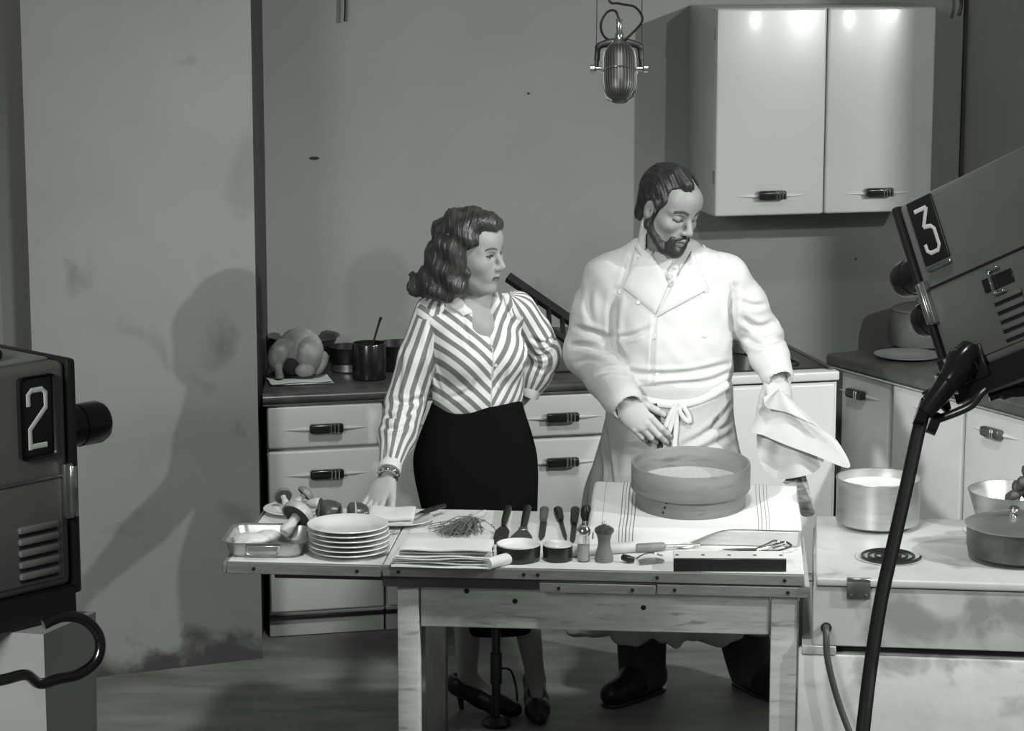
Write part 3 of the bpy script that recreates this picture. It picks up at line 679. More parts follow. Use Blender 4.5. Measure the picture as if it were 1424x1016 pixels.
box('painted_under_shadow', .061, .919, .05, .70, 0.4945, 0.5195, M_BLACKGAP, rg, 0)  # black slab stands in for the shade under the range
hg = box('hinge', .086, .152, -.005, .008, .662, .712, M_ALUDARK, rg, .003, 2)
box('hinge_leaf', .086, .152, -.004, .010, .706, .7225, M_STEEL, hg, .002, 1)
for x, z in ((.098, .674), (.140, .674)):
    n = lathe('screw', [(0, 0), (.004, 0), (.003, .002), (0, .002)], M_STEEL, hg, 10); put(n, (x, -.005, z), 0, math.pi/2)
def coil(px, py, R, label_dark=False):
    c = PZ(px, py, SZ); d = c-S0; lx, ly = float(d@sU), float(d@sV)
    b = lathe('burner_dish', [(0, .0006), (R*.98, .0006), (R*1.03, .0022), (R*1.0, .0030), (R*.95, .0014), (0, .0014)], M_STOVETOP, rg, 44); put(b, (lx, ly, SZ))
    n = 150; pts = []
    for i in range(n):
        s = i/(n-1); a = s*2*math.pi*4.0; r = R*(.13+.80*s); pts.append((r*math.cos(a), r*math.sin(a), .006))
    tube('coil', pts, .0042, M_BLACK, b, 6)
    return lx, ly
coil(1237, 775, .096)
coil(1222, 728, .105)
coil(1392, 738, .11)
coil(1418, 772, .096)
o = lathe('cable_grommet', [(.009, 0), (.015, 0), (.0155, .004), (.010, .006)], M_RUBBER, rg, 20); put(o, (.031, .008, .574), 0, math.pi/2)
tube('power_cable', catmull([(.031, .02, .574), (.031, -.025, .570), (.039, -.045, .484), (.085, -.06, .334), (.165, -.10, .174), (.275, -.16, .044), (.45, -.26, .0105)], 8), .0095, mat('grey_cable', .05, .4), rg, 12)
pl = tag(box('range_plinth', -.045, .985, .006, .735, 0.0, .4925, M_PLASTER, None, .004, 2), 'rough whitewashed block carrying the portable range', 'plinth'); put(pl, S0, ST)

# pots on the range
def pot(name, label, loc, prof_out, prof_in, m, cat='pot'):
    t = thing(name, label, cat, loc)
    lathe('pot_body', prof_out+prof_in, m, t, 64)
    return t
c = PZ(1220, 731, SZ)
t = pot('saucepan', 'tall straight aluminium pot on the rear coil beside the towel', c+np.array([0, 0, .0115]),
        [(0, 0), (.118, 0), (.125, .005), (.1265, .02), (.1265, .136), (.129, .140), (.1285, .1425)], [(.124, .141), (.123, .03), (.115, .012), (0, .01)], M_ALU)
lathe('milk', [(0, .112), (.1235, .112), (.1235, .114), (0, .116)], mat('milk', .7, .4), t, 48)
c = PZ(1409, 727, SZ)
t = pot('sauteuse', 'flared aluminium pan on the rear coil with a dark sprig in it', c+np.array([0, 0, .0115]),
        [(0, 0), (.105, 0), (.113, .005), (.139, .088), (.141, .092)], [(.137, .092), (.109, .012), (0, .008)], M_ALU)
M_SPRIG = mat('dark_sprig', .05, .6, var=.5, scale=40)
sp = thing('vegetable_sprig', 'dark knobbly vegetable sprig leaning on the rim of the flared pan', 'vegetable', PZ(1409, 727, SZ)+np.array([0, 0, .02]))
g = np.random.default_rng(9)
tube('stalk', [(-.02, .0, .0), (.0, -.03, .06), (.02, -.04, .13)], [.014, .012, .009], M_SPRIG, sp, 10)
for k in range(12):
    s = k/11; o = lump('bud', .017+.006*g.random(), M_SPRIG, 100+k, (1, 1, 1), .3, 2, sp); put(o, (-.01+.045*s+g.normal(0, .012), -.025*s-.02+g.normal(0, .01), .05+.09*s+g.normal(0, .008)))
c = PZ(1417, 776, SZ)
t = pot('casserole', 'dark tarnished casserole with bright flat lid on the front coil', c+np.array([0, 0, .0115]),
        [(0, 0), (.138, 0), (.147, .006), (.152, .03), (.153, .088)], [(.149, .088), (.146, .03), (.14, .01), (0, .008)], M_ALUDARK)
ld = lathe('lid', [(.148, .0865), (.158, .089), (.1585, .0925), (.145, .097), (.12, .105), (.06, .112), (0, .114), (0, .111), (.06, .109), (.12, .101), (.145, .094)], M_ALU, t, 64)
k_ = lathe('lid_knob', [(.012, .113), (.008, .120), (.008, .126), (.0155, .131), (.0165, .138), (.011, .144), (0, .145)], M_CHROME, ld, 24)
k_.location = (-.02, 0, 0)

# ---------------------------------------------------------------- things on the back counter
CZ = .894
bz = PZ(412, 522, CZ)
cl = cloth_slab('folded_cloth', .22, .13, .012, M_LINEN, 'small folded white cloth on the back counter under the bird', 'cloth', 2, 41); put(cl, PZ(415, 533, CZ)+np.array([0, .03, .001]), TB)
ck = thing('plucked_chicken', 'pale plucked whole chicken sitting upright on the folded cloth', 'poultry', PZ(408, 531, CZ)+np.array([0, .05, .0135]), TB)
M_SKIN = mat('poultry_skin', .26, .45, var=.45, scale=14, bump=.2, bscale=70)
o = lump('body', .086, M_SKIN, 51, (1.0, .95, 1.0), .10, 4, ck); put(o, (.022, .01, .088))
o = lump('breast', .060, M_SKIN, 55, (1.0, .8, 1.1), .16, 3, ck); put(o, (.045, -.045, .085))
o = lump('thigh', .050, M_SKIN, 52, (.8, .9, 1.25), .16, 3, ck); put(o, (-.058, -.03, .085), 0, 0, .35)
tube('leg_bone', [(-.070, -.045, .07), (-.066, -.060, .035), (-.062, -.062, .006)], [.026, .014, .016], M_SKIN, ck, 12)
o = lump('wing', .034, M_SKIN, 53, (.8, .6, 1.3), .2, 3, ck); put(o, (.085, -.05, .05), 0, 0, .4)
o = lump('neck_skin', .030, M_SKIN, 58, (1.2, .8, .9), .3, 3, ck); put(o, (.03, -.075, .035), .3)
o = lathe('cavity', [(0, 0), (.030, 0), (.024, .006), (0, .010)], M_BLACKGAP, ck, 20); put(o, (-.018, -.068, .048), 0, math.radians(75))
bs = thing('mixing_basin', 'wide metal basin standing behind the plucked chicken', 'basin', PZ(405, 522, CZ)+np.array([0.03, .21, .001]))
lathe('basin_body', [(0, 0), (.07, 0), (.08, .004), (.125, .105), (.134, .11), (.134, .113), (.121, .108), (.076, .012), (0, .008)], M_ALUDARK, bs, 48)
sk = thing('small_casserole', 'small dark saucepan with pale base band behind the black jar', 'pan', PZ(483, 521, CZ)+np.array([0, .09, .001]))
lathe('pot_body', [(0, 0), (.062, 0), (.066, .004), (.066, .03), (.064, .031)], M_ALU, sk, 36)
lathe('pot_upper', [(.064, .0305), (.07, .034), (.07, .085), (.073, .09), (.068, .09), (.064, .04), (0, .036)], M_BLACK, sk, 36)
tube('grip', [(.066, -.02, .08), (.09, -.05, .084), (.10, -.06, .084)], [.006, .008, .007], M_CHROME, sk, 10)
jr = thing('utensil_jar', 'tall glossy black jar on the back counter with a spoon in it', 'jar', PZ(513, 528, CZ)+np.array([0, .03, .001]))
lathe('jar_body', [(0, 0), (.058, 0), (.062, .004), (.062, .125), (.060, .130), (.057, .130), (.055, .02), (0, .014)], M_BAKE, jr, 40)
sp = tag(tube('wooden_spoon', [(0, 0, 0), (.028, .0, .105), (.052, 0, .186), (.060, 0, .208)], [.006, .005, .006, .008], M_BLACK, None, 10, .7), 'dark-handled spoon leaning in the black jar', 'spoon')
put(sp, PZ(513, 528, CZ)+np.array([-.015, .02, .018]))
pn = thing('dark_skillet', 'black pan behind the jar on the back counter', 'pan', PZ(552, 520, CZ)+np.array([0, .11, .001]))
lathe('pan_body', [(0, 0), (.07, 0), (.075, .004), (.085, .09), (.088, .095), (.083, .093), (.07, .012), (0, .008)], M_BLACK, pn, 36)
# slicer leaning on a metal box
bxm = thing('bread_box', 'dark grey metal box on the back counter between the couple', 'box', PZ(776, 523, CZ)+np.array([0.02, .17, .001]), TB)
box('box_body', -.13, .13, -.09, .09, 0, .125, mat('dull_grey_metal', .10, .45, var=.2), bxm, .008, 3)
box('box_lid', -.132, .132, -.092, .092, .121, .138, mat('dull_grey_metal2', .14, .4, var=.2), bxm, .006, 2)
ms = thing('mandoline_slicer', 'black ladder-shaped vegetable slicer leaning above the metal box', 'slicer', (0, 0, 0))
e0 = PY(706, 385, 9.33); e1 = PY(800, 450, 9.27); dd = e1-e0
off = np.array([.004, -.13, -.068])
tube('rail', [e0, e1], .021, M_BLACK, ms, 4)
tube('rail', [e0+off+dd*.12, e1+off], .014, M_BLACK, ms, 4)
for k in range(4):
    p = e0+dd*(.2+.2*k); tube('crossbar', [p, p+off], .009, M_BLACK, ms, 4)
# ---------------------------------------------------------------- television cameras
def cam_matrix(corner, yaw, pitch):
    f = np.array([math.sin(yaw), math.cos(yaw), 0]); l = np.array([-math.cos(yaw), math.sin(yaw), 0]); u = np.array([0, 0, 1.])
    f2 = f*math.cos(pitch)-u*math.sin(pitch); u2 = u*math.cos(pitch)+f*math.sin(pitch)
    m = Matrix.Identity(4)
    for i in range(3): m[i][0] = f2[i]; m[i][1] = l[i]; m[i][2] = u2[i]; m[i][3] = corner[i]
    return m
M_TVTOP = mat('camera_top_grey', .30, .35, var=.05)
DIG = {'2': [[(.012, .118), (.012, .142), (.020, .150), (.044, .150), (.052, .142), (.052, .112), (.014, .070), (.014, .028)], [(.014, .034), (.052, .034)]],
       '3': [[(.010, .150), (.050, .150)], [(.050, .150), (.024, .104)], [(.024, .104), (.046, .100), (.054, .090), (.054, .046), (.046, .034), (.022, .034), (.013, .042), (.012, .060)]]}
def tv_camera(label, digit, corner, yaw, pitch, side, lenses, louvre, grip, floorpos, L=.62, W=.30, H=.47):
    root = thing('television_camera', label, 'camera', floorpos, 0, 'studio television cameras')
    Mb = Matrix.Translation(-Vector(floorpos)) @ cam_matrix(corner, yaw, pitch)
    d = 1 if side == 'R' else -1              # the housing extends from the seen side (y=0) to y=d*W
    def ybox(name, x0, x1, y0, y1, z0, z1, m, parent, bev=.003, seg=2):   # y given as distance outwards from the seen side
        a, b = sorted((-d*y0, -d*y1)); return box(name, x0, x1, a, b, z0, z1, m, parent, bev, seg)
    def P(o):
        o.matrix_local = Mb @ o.matrix_local; return o
    hs = P(ybox('housing', -L, -.012, -W, 0, -H+.03, 0, M_TVGREY, root, .014, 3))
    P(ybox('front_bezel', -.0115, .010, -W-.004, .004, -H+.01, .003, M_BLACK, root, .008, 2))
    P(ybox('bottom_skirt', -L, -.006, -W-.004, .006, -H-.035, -H+.0295, M_BLACK, root, .004, 1))
    lp = P(ybox('lower_door', -L+.02, -.035, .0005, .008, -H+.05, -.222, M_TVGREY, root, .004, 2))
    ybox('door_lip', -L+.02, -.035, .006, .011, -.2215, -.2165, M_STEEL if side == 'R' else M_BLACK, lp, .001, 1)  # steel on one camera stands for the highlight line along this edge
    x0 = louvre
    for k in range(5):
        z = -.312-.0225*k
        lv = ybox('louvre', x0-.092, x0, .006, .017, z-.004, z+.009, M_TVGREY, lp, .004, 2)
        ybox('louvre_slot', x0-.090, x0-.002, .0075, .0105, z-.0105, z-.0045, M_BLACK, lv, 0)
    lt = P(ybox('latch', -.036, -.014, .001, .020, -.305, -.195, M_STEEL, root, .006, 2))
    ybox('latch_bar', -.022, -.014, .018, .030, -.300, -.200, M_CHROME, lt, .003, 2)
    if grip:
        g_ = P(ybox('grip_recess', -.295, -.200, .0085, .011, -.285, -.252, M_BLACK, root, .002, 1))
        ybox('grip', -.265, -.230, .010, .024, -.300, -.293, M_CHROME, g_, .002, 1); ybox('grip', -.265, -.230, .010, .024, -.243, -.236, M_CHROME, g_, .002, 1)
        ybox('grip', -.237, -.230, .012, .024, -.300, -.236, M_CHROME, g_, .002, 1)
    pz = -.178 if side == 'R' else -.165
    np_ = P(ybox('number_plate', -.128, -.044, .001, .006, pz, pz+.16, M_BLACK, root, .010 if side == 'R' else .003, 3))
    for st_ in DIG[digit]:
        pts = []
        for (a, b) in st_:
            xx = -.128+.010+a if side == 'R' else -.044-.010-a
            pts.append((xx, -d*.0068, pz+b*.93-.007))
        vs, fs = tube_data(pts, .0052, 8, True, 1.0)
        vs = [Vector((v.x, -d*.0068+(v.y+d*.0068)*.25, v.z)) for v in vs]
        mk('figure', vs, fs, M_WHITEPAINT, np_)
    for (z, yy, r, ln) in lenses:
        le = lathe('lens', [(0, .0), (r, .0), (r, ln*.55), (r*1.04, ln*.56), (r*1.04, ln-.012), (r*.93, ln), (r*.8, ln-.003), (r*.7, ln-.02), (0, ln-.022)], M_BAKE, root, 36)
        le.matrix_local = Mb @ Matrix.Translation((.010, d*yy, z)) @ Matrix.Rotation(math.pi/2, 4, 'Y')
    P(ybox('top_plate', -L+.02, -.03, -W+.03, -.03, -.001, .006, M_TVTOP, root, .003, 2))
    return root, Mb, P, ybox
# camera on the left
cn2 = PY(98, 500, 4.8)
fl2 = (cn2[0]-.42, cn2[1]-.15, 0.0)
r2, Mb2, P2, yb2 = tv_camera('grey studio television camera marked 2, level, on a pale pedestal', '2', cn2, math.radians(43), 0.0, 'R', [(-.155, .10, .041, .135)], -.050, False, fl2)
hd = P2(yb2('viewfinder_hood', -.62, -.115, -.26, -.05, .007, .030, M_BLACK, r2, .010, 3))
yb2('chrome_strip', -.60, -.16, -.052, -.046, .024, .034, M_CHROME, hd, .003, 2)
def loc2(px, py, Yd):
    return Vector(PY(px, py, Yd))-Vector(fl2)
tube('steering_tube', [tuple(p) for p in catmull([loc2(60, 868, 4.60), loc2(88, 857, 4.62), loc2(118, 862, 4.64), loc2(138, 885, 4.65), loc2(136, 915, 4.64), loc2(112, 936, 4.62), loc2(80, 944, 4.58), loc2(55, 950, 4.54), loc2(36, 938, 4.50), loc2(8, 944, 4.44), loc2(-30, 952, 4.37)], 6)], .0105, mat('blackened_chrome', .10, .15, metal=1.0), r2, 12)
# pedestal column: two pale faces
pc_ = [loc2(x, 900, y_) for x, y_ in ((4, 4.72), (70, 4.70), (128, 5.0), (60, 5.1))]
bmv = []
zt = cn2[2]-.505
for (x, y_, f_) in ((-.085, -.05, 1), (.018, -.072, 1), (.092, .085, 1), (-.02, .10, 1)):
    bmv.append((x, y_))
ped = bmesh.new()
topc = (loc2(58, 900, 4.74).x, loc2(58, 900, 4.74).y)
lo = [ped.verts.new((topc[0]+x*.78, topc[1]+y_*.78, .05)) for x, y_ in bmv]; hi = [ped.verts.new((topc[0]+x, topc[1]+y_, zt)) for x, y_ in bmv]
ped.faces.new(lo[::-1]); ped.faces.new(hi)
for k in range(4): ped.faces.new([lo[k], lo[(k+1) % 4], hi[(k+1) % 4], hi[k]])
frombm('pedestal_column', ped, mat('pale_grey_paint', .42, .5, var=.08), r2)
o = lathe('pedestal_base', [(0, 0), (.36, 0), (.37, .02), (.30, .05), (.12, .06), (0, .06)], M_TVGREY, r2, 40); o.location = (topc[0], topc[1], 0)

# camera on the right, tilted steeply down
cn3 = PY(1243, 290, 6.2)
Mt = cam_matrix(cn3, math.radians(-40), math.radians(25))
ctr3 = Mt @ Vector((-.66, -.15, -.47)); fl3 = (ctr3.x, ctr3.y, 0.0)
r3, Mb3, P3, yb3 = tv_camera('grey studio television camera marked 3, tilted down above the range', '3', cn3, math.radians(-40), math.radians(25), 'L', [(-.165, .045, .044, .075), (-.275, .055, .042, .062)], -.215, True, fl3, L=.95)
P3(yb3('cradle_plate', -.140, .006, .0065, .016, -.468, -.388, M_BLACK, r3, .004, 1))
P3(yb3('plate_holder', -.128, -.050, .003, .010, -.182, -.172, M_STEEL, r3, .002, 1))
zc = float(ctr3.z)
o = prism('cradle', [(-.16, -.13), (.14, -.13), (.14, .13), (-.16, .13)], zc-.20, zc+.02, M_BLACK, r3, .02, 2); o.rotation_euler = (0, 0, math.radians(-50))
lathe('pedestal_column', [(0, .05), (.075, .05), (.07, .12), (.055, .14), (.055, zc-.20), (0, zc-.20)], M_STEEL, r3, 28)
lathe('pedestal_base', [(0, 0), (.30, 0), (.31, .02), (.26, .05), (.10, .06), (0, .06)], M_TVGREY, r3, 40)
def loc3(px, py, Yd): return Vector(PY(px, py, Yd))-Vector(fl3)
# pan handle joint: chunky arm, collar, knobs, grey lever and the long black handle
arm = tube('handle_arm', [tuple(loc3(*p)) for p in ((1352, 488, 6.00), (1338, 505, 5.98), (1322, 528, 5.97), (1300, 556, 5.96), (1286, 574, 5.95))], [.034, .040, .030, .024, .020], M_BAKE, r3, 20)
a_ = loc3(1352, 488, 6.00); b_v = loc3(1286, 574, 5.95); ax = (b_v-a_).normalized()
for s_, rr in ((.03, .044), (.055, .042), (.10, .036)):
    c_ = a_+ax*s_; tube('collar_ring', [tuple(c_-ax*.004), tuple(c_+ax*.004)], rr, M_STEEL if s_ < .05 else M_BAKE, arm, 24)
c_ = loc3(1282, 573, 5.98); tube('clamp_disc', [tuple(c_+Vector((-.012, .0, .004))), tuple(c_+Vector((.012, -.004, -.004)))], .034, M_BAKE, arm, 24)
c_ = loc3(1298, 588, 5.99); tube('clamp_disc', [tuple(c_+Vector((-.010, .0, .004))), tuple(c_+Vector((.012, -.004, -.004)))], .028, M_BAKE, arm, 24)
tube('wing_nut', [tuple(loc3(1283, 550, 5.98)), tuple(loc3(1296, 545, 5.98)), tuple(loc3(1308, 552, 5.98))], [.008, .014, .008], M_BAKE, arm, 10)
tube('wing_nut', [tuple(loc3(1312, 560, 6.02)), tuple(loc3(1318, 570, 6.02))], [.016, .010], M_BAKE, arm, 10)
tube('friction_lever', [tuple(p) for p in catmull([loc3(1300, 584, 6.0), loc3(1330, 573, 5.99), loc3(1352, 562, 5.98), loc3(1366, 545, 5.97), loc3(1385, 532, 5.97), loc3(1410, 527, 5.98), loc3(1432, 538, 6.0)], 6)], .0105, mat('grey_gunmetal', .12, .3, metal=.8), r3, 12)
tube('focus_crank', [tuple(p) for p in catmull([loc3(1375, 552, 6.0), loc3(1392, 546, 6.0), loc3(1410, 541, 6.0), loc3(1440, 540, 6.0)], 4)], [.012]*4+[.020]*4+[.022]*4+[.02], M_BAKE, r3, 14)
tube('pan_handle', [tuple(p) for p in catmull([loc3(1285, 570, 6.0), loc3(1276, 605, 5.96), loc3(1262, 670, 5.90), loc3(1244, 750, 5.83), loc3(1226, 830, 5.76), loc3(1213, 910, 5.69), loc3(1204, 980, 5.62), loc3(1196, 1060, 5.56), loc3(1194, 1130, 5.5)], 6)], .0165, M_RUBBER, r3, 16)

# ---------------------------------------------------------------- hanging microphone
mc0 = PY(861, 62, 7.3)
mic = thing('studio_microphone', 'ribbed chrome studio microphone hanging on wires above the man', 'microphone', mc0)
tm = Matrix.Rotation(math.radians(-26), 4, 'X')
M_GRILLE = mat('dark_grille', .03, .45, metal=.5)
pr_ = [(0, -.172), (.02, -.170), (.036, -.160), (.045, -.142), (.0475, -.12), (.0475, -.05), (.044, -.028), (.034, -.012), (.016, -.002), (0, 0)]
hdm = lathe('capsule', pr_, M_GRILLE, mic, 40); hdm.matrix_local = tm
bm = bmesh.new()
for k in range(34):
    a = 2*math.pi*k/34
    vs, fs = tube_data([((r+.0012)*math.cos(a), (r+.0012)*math.sin(a), z) for r, z in pr_[1:-1]], .0017, 5)
    bv = [bm.verts.new(v) for v in vs]
    for f in fs: bm.faces.new([bv[i] for i in f])
frombm('grille_ribs', bm, mat('dull_ribs', .10, .45, metal=.8), hdm, True)
tube('band', [(.0495*math.cos(a), .0495*math.sin(a), -.085) for a in np.linspace(0, 2*math.pi, 41)], .0028, M_CHROME, hdm, 8)
lathe('crown', [(.030, -.012), (.038, -.010), (.030, .004), (.014, .016), (.012, .022), (0, .022)], M_CHROME, mic, 24)
for s in (-1, 1):
    tube('yoke_arm', [tuple(p) for p in catmull([(s*.012, 0, .008), (s*.04, 0, .002), (s*.058, 0, -.006), (s*.062, 0, -.03), (s*.064, -.006, -.062)], 5)], [.011]*6+[.010]*6+[.008]*6+[.006]*3, M_GRILLE, mic, 10)
    tube('thumb_screw', [(s*.050, -.008, -.068), (s*.066, -.008, -.068), (s*.070, -.008, -.068), (s*.082, -.008, -.068)], [.006, .007, .012, .011], M_STEEL, mic, 12)
    tube('suspension_wire', [(s*.066, -.004, -.06), (s*.064, 0, .06), (s*.064, 0, .9)], .0011, M_BLACK, mic, 6)
lathe('stem', [(.012, .020), (.012, .03), (.009, .034), (.009, .066), (.011, .068), (.010, .072), (0, .072)], M_CHROME, mic, 20)
tube('cable', [tuple(p) for p in catmull([(.0, 0, .07), (-.012, .003, .095), (-.035, .01, .090), (-.052, .015, .055), (-.04, .012, .02), (0, -.014, .008), (.04, .0, .035), (.066, .01, .07), (.045, .012, .105), (.0, .012, .115), (-.03, .012, .13), (-.02, .01, .25), (0, 0, .9)], 7)], .0036, M_BAKE, mic, 8)
tube('boom_bar', [(-.20, 0, .9), (.20, 0, .9)], .02, M_STEEL, mic, 14)
# ---------------------------------------------------------------- sculpting tools for the people: distance fields meshed with surface nets
F32 = np.float32
def axis(lo, hi, h, fine=()):
    pts = [lo]; x = lo
    while x < hi:
        st = h
        for (a, b, hf) in fine:
            if a-h <= x <= b: st = min(st, hf)
        x += st; pts.append(x)
    return np.array(pts, F32)
def smin(a, b, k):
    if k <= 0: return np.minimum(a, b)
    h = np.clip(.5+.5*(b-a)/k, 0, 1); return b+(a-b)*h-k*h*(1-h)
def smax(a, b, k): return -smin(-a, -b, k)
class SDF:
    def __init__(s, lo, hi, h, fine=((), (), ())):
        s.ax = [axis(lo[i], hi[i], h, fine[i]) for i in range(3)]
        s.D = np.full([len(a) for a in s.ax], .3, F32)
    def reg(s, lo, hi):
        sl = []
        for i in range(3):
            a = max(0, int(np.searchsorted(s.ax[i], lo[i]))-1); b = min(len(s.ax[i]), int(np.searchsorted(s.ax[i], hi[i]))+1); sl.append(slice(a, max(a, b)))
        sl = tuple(sl)
        return sl, s.ax[0][sl[0]][:, None, None], s.ax[1][sl[1]][None, :, None], s.ax[2][sl[2]][None, None, :]
    def put(s, fn, lo, hi, k=.01, op='u'):
        sl, X, Y, Z = s.reg(lo, hi)
        if 0 in s.D[sl].shape: return
        d = fn(X, Y, Z).astype(F32)
        s.D[sl] = smin(s.D[sl], d, k) if op == 'u' else smax(s.D[sl], -d, k) if op == 's' else smax(s.D[sl], d, k)
    def cap(s, a, b, ra, rb=None, k=.01, op='u'):
        a = np.array(a, float); b = np.array(b, float); rb = ra if rb is None else rb
        m = max(ra, rb)+k+.03; lo = np.minimum(a, b)-m; hi = np.maximum(a, b)+m
        ba = b-a; L2 = float(ba@ba)+1e-12
        def fn(X, Y, Z):
            t = np.clip(((X-a[0])*ba[0]+(Y-a[1])*ba[1]+(Z-a[2])*ba[2])/L2, 0, 1)
            return np.sqrt((X-a[0]-t*ba[0])**2+(Y-a[1]-t*ba[1])**2+(Z-a[2]-t*ba[2])**2)-(ra+t*(rb-ra))
        s.put(fn, lo, hi, k, op)
    def chain(s, pts, rads, k=.01, op='u'):
        for i in range(len(pts)-1): s.cap(pts[i], pts[i+1], rads[i], rads[i+1], k, op)
    def ell(s, c, r, R=None, k=.01, op='u'):
        c = np.array(c, float); r = np.array(r, float); R = np.eye(3) if R is None else np.array(R, float)   # columns of R: local axes
        m = float(max(r))+k+.03
        def fn(X, Y, Z):
            q = [((X-c[0])*R[0, i]+(Y-c[1])*R[1, i]+(Z-c[2])*R[2, i]) for i in range(3)]
            k0 = np.sqrt(sum((q[i]/r[i])**2 for i in range(3))); k1 = np.sqrt(sum((q[i]/r[i]**2)**2 for i in range(3)))+1e-9
            return k0*(k0-1)/k1
        s.put(fn, c-m, c+m, k, op)
    def loft(s, lev, yaw=0.0, n=2.2, k=.02, op='u'):
        lev = np.array(lev, float); lev = lev[np.argsort(lev[:, 0])]
        zz = np.linspace(lev[0, 0], lev[-1, 0], 160); fine = np.array([np.interp(zz, lev[:, 0], lev[:, i]) for i in range(1, 5)])
        ker = np.ones(13)/13
        for i in range(4):
            pad = np.concatenate([np.full(6, fine[i][0]), fine[i], np.full(6, fine[i][-1])]); fine[i] = np.convolve(pad, ker, 'valid')
        c, sn = math.cos(yaw), math.sin(yaw); m = float(lev[:, 3:].max())+.05
        lo = (lev[:, 1].min()-m, lev[:, 2].min()-m, zz[0]-.04); hi = (lev[:, 1].max()+m, lev[:, 2].max()+m, zz[-1]+.04)
        def fn(X, Y, Z):
            f = [np.interp(Z, zz, fine[i]) for i in range(4)]
            x = (X-f[0])*c+(Y-f[1])*sn; y = -(X-f[0])*sn+(Y-f[1])*c
            q = (np.abs(x/f[2])**n+np.abs(y/f[3])**n)**(1/n)
            d = (q-1)*np.minimum(f[2], f[3])
            return smax(d, np.maximum(Z-zz[-1], zz[0]-Z)+np.zeros_like(d), .02)
        s.put(fn, lo, hi, k, op)
    def disp(s, fn, lo=None, hi=None):
        lo = [a[0] for a in s.ax] if lo is None else lo; hi = [a[-1] for a in s.ax] if hi is None else hi
        sl, X, Y, Z = s.reg(lo, hi); s.D[sl] += fn(X, Y, Z).astype(F32)
    def mesh(s):
        D = s.D; ins = D < 0; nx, ny, nz = D.shape
        c = np.zeros((nx-1, ny-1, nz-1), np.uint8)
        for i in (0, 1):
            for j in (0, 1):
                for k in (0, 1): c += ins[i:nx-1+i, j:ny-1+j, k:nz-1+k]
        I, J, Kk = np.nonzero((c > 0) & (c < 8))
        vid = np.full(c.shape, -1, np.int32); vid[I, J, Kk] = np.arange(len(I))
        acc = np.zeros((len(I), 3)); cnt = np.zeros(len(I))
        co = [(0, 0, 0), (1, 0, 0), (0, 1, 0), (1, 1, 0), (0, 0, 1), (1, 0, 1), (0, 1, 1), (1, 1, 1)]
        for a in range(8):
            for b in range(a+1, 8):
                if sum(abs(co[a][q]-co[b][q]) for q in range(3)) != 1: continue
                ia = (I+co[a][0], J+co[a][1], Kk+co[a][2]); ib = (I+co[b][0], J+co[b][1], Kk+co[b][2])
                da = D[ia].astype(float); db = D[ib].astype(float); m = (da < 0) != (db < 0)
                t = np.where(m, da/np.where(m, da-db, 1), 0)
                for q in range(3):
                    pa = s.ax[q][ia[q]]; pb = s.ax[q][ib[q]]; acc[:, q] += np.where(m, pa+(pb-pa)*t, 0)
                cnt += m
        V = acc/cnt[:, None]; Q = []
        for q in range(3):
            sa = [slice(None)]*3; sb = [slice(None)]*3; sa[q] = slice(0, -1); sb[q] = slice(1, None)
            x0 = ins[tuple(sa)]; x1 = ins[tuple(sb)]
            e = np.argwhere(x0 != x1); o1, o2 = [(1, 2), (2, 0), (0, 1)][q]
            e = e[(e[:, o1] > 0) & (e[:, o2] > 0) & (e[:, o1] < c.shape[o1]) & (e[:, o2] < c.shape[o2])]
            fl = x0[tuple(e.T)]
            def g(d1, d2):
                f = e.copy(); f[:, o1] -= d1; f[:, o2] -= d2; return vid[tuple(f.T)]
            quad = np.stack([g(1, 1), g(0, 1), g(0, 0), g(1, 0)], 1)
            quad[~fl] = quad[~fl][:, ::-1]; Q.append(quad)
        Q = np.concatenate(Q); Q = Q[(Q >= 0).all(1)]
        return V, Q
def npmesh(V, Q, name):
    me = bpy.data.meshes.new(name); me.vertices.add(len(V)); me.vertices.foreach_set('co', V.astype(F32).ravel())
    me.loops.add(Q.size); me.loops.foreach_set('vertex_index', Q.astype(np.int32).ravel())
    me.polygons.add(len(Q)); me.polygons.foreach_set('loop_start', np.arange(0, Q.size, 4, dtype=np.int32)); me.polygons.foreach_set('loop_total', np.full(len(Q), 4, np.int32))
    me.update(calc_edges=True); me.validate(); me.shade_smooth(); return me
def vnorm(V, Q):
    n = np.cross(V[Q[:, 2]]-V[Q[:, 0]], V[Q[:, 3]]-V[Q[:, 1]]); N = np.zeros_like(V)
    for i in range(4): np.add.at(N, Q[:, i], n)
    return N/(np.linalg.norm(N, axis=1, keepdims=True)+1e-12)
def relax(V, Q, it=1, lam=.5):
    for _ in range(it):
        S = np.zeros_like(V); C = np.zeros(len(V))
        for i in range(4):
            for j in (1, 3): np.add.at(S, Q[:, i], V[Q[:, (i+j) % 4]]); np.add.at(C, Q[:, i], 1)
        V = V+lam*(S/C[:, None]-V)
    return V
from mathutils.bvhtree import BVHTree
def bvh_of(V, Q): return BVHTree.FromPolygons([tuple(v) for v in V.tolist()], Q.tolist())
def hit(b, px, py):
    d = Vector(ray(px, py)).normalized(); h = b.ray_cast(Vector(CAMP), d)
    return None if h[0] is None else (np.array(h[0]), np.array(h[1]))
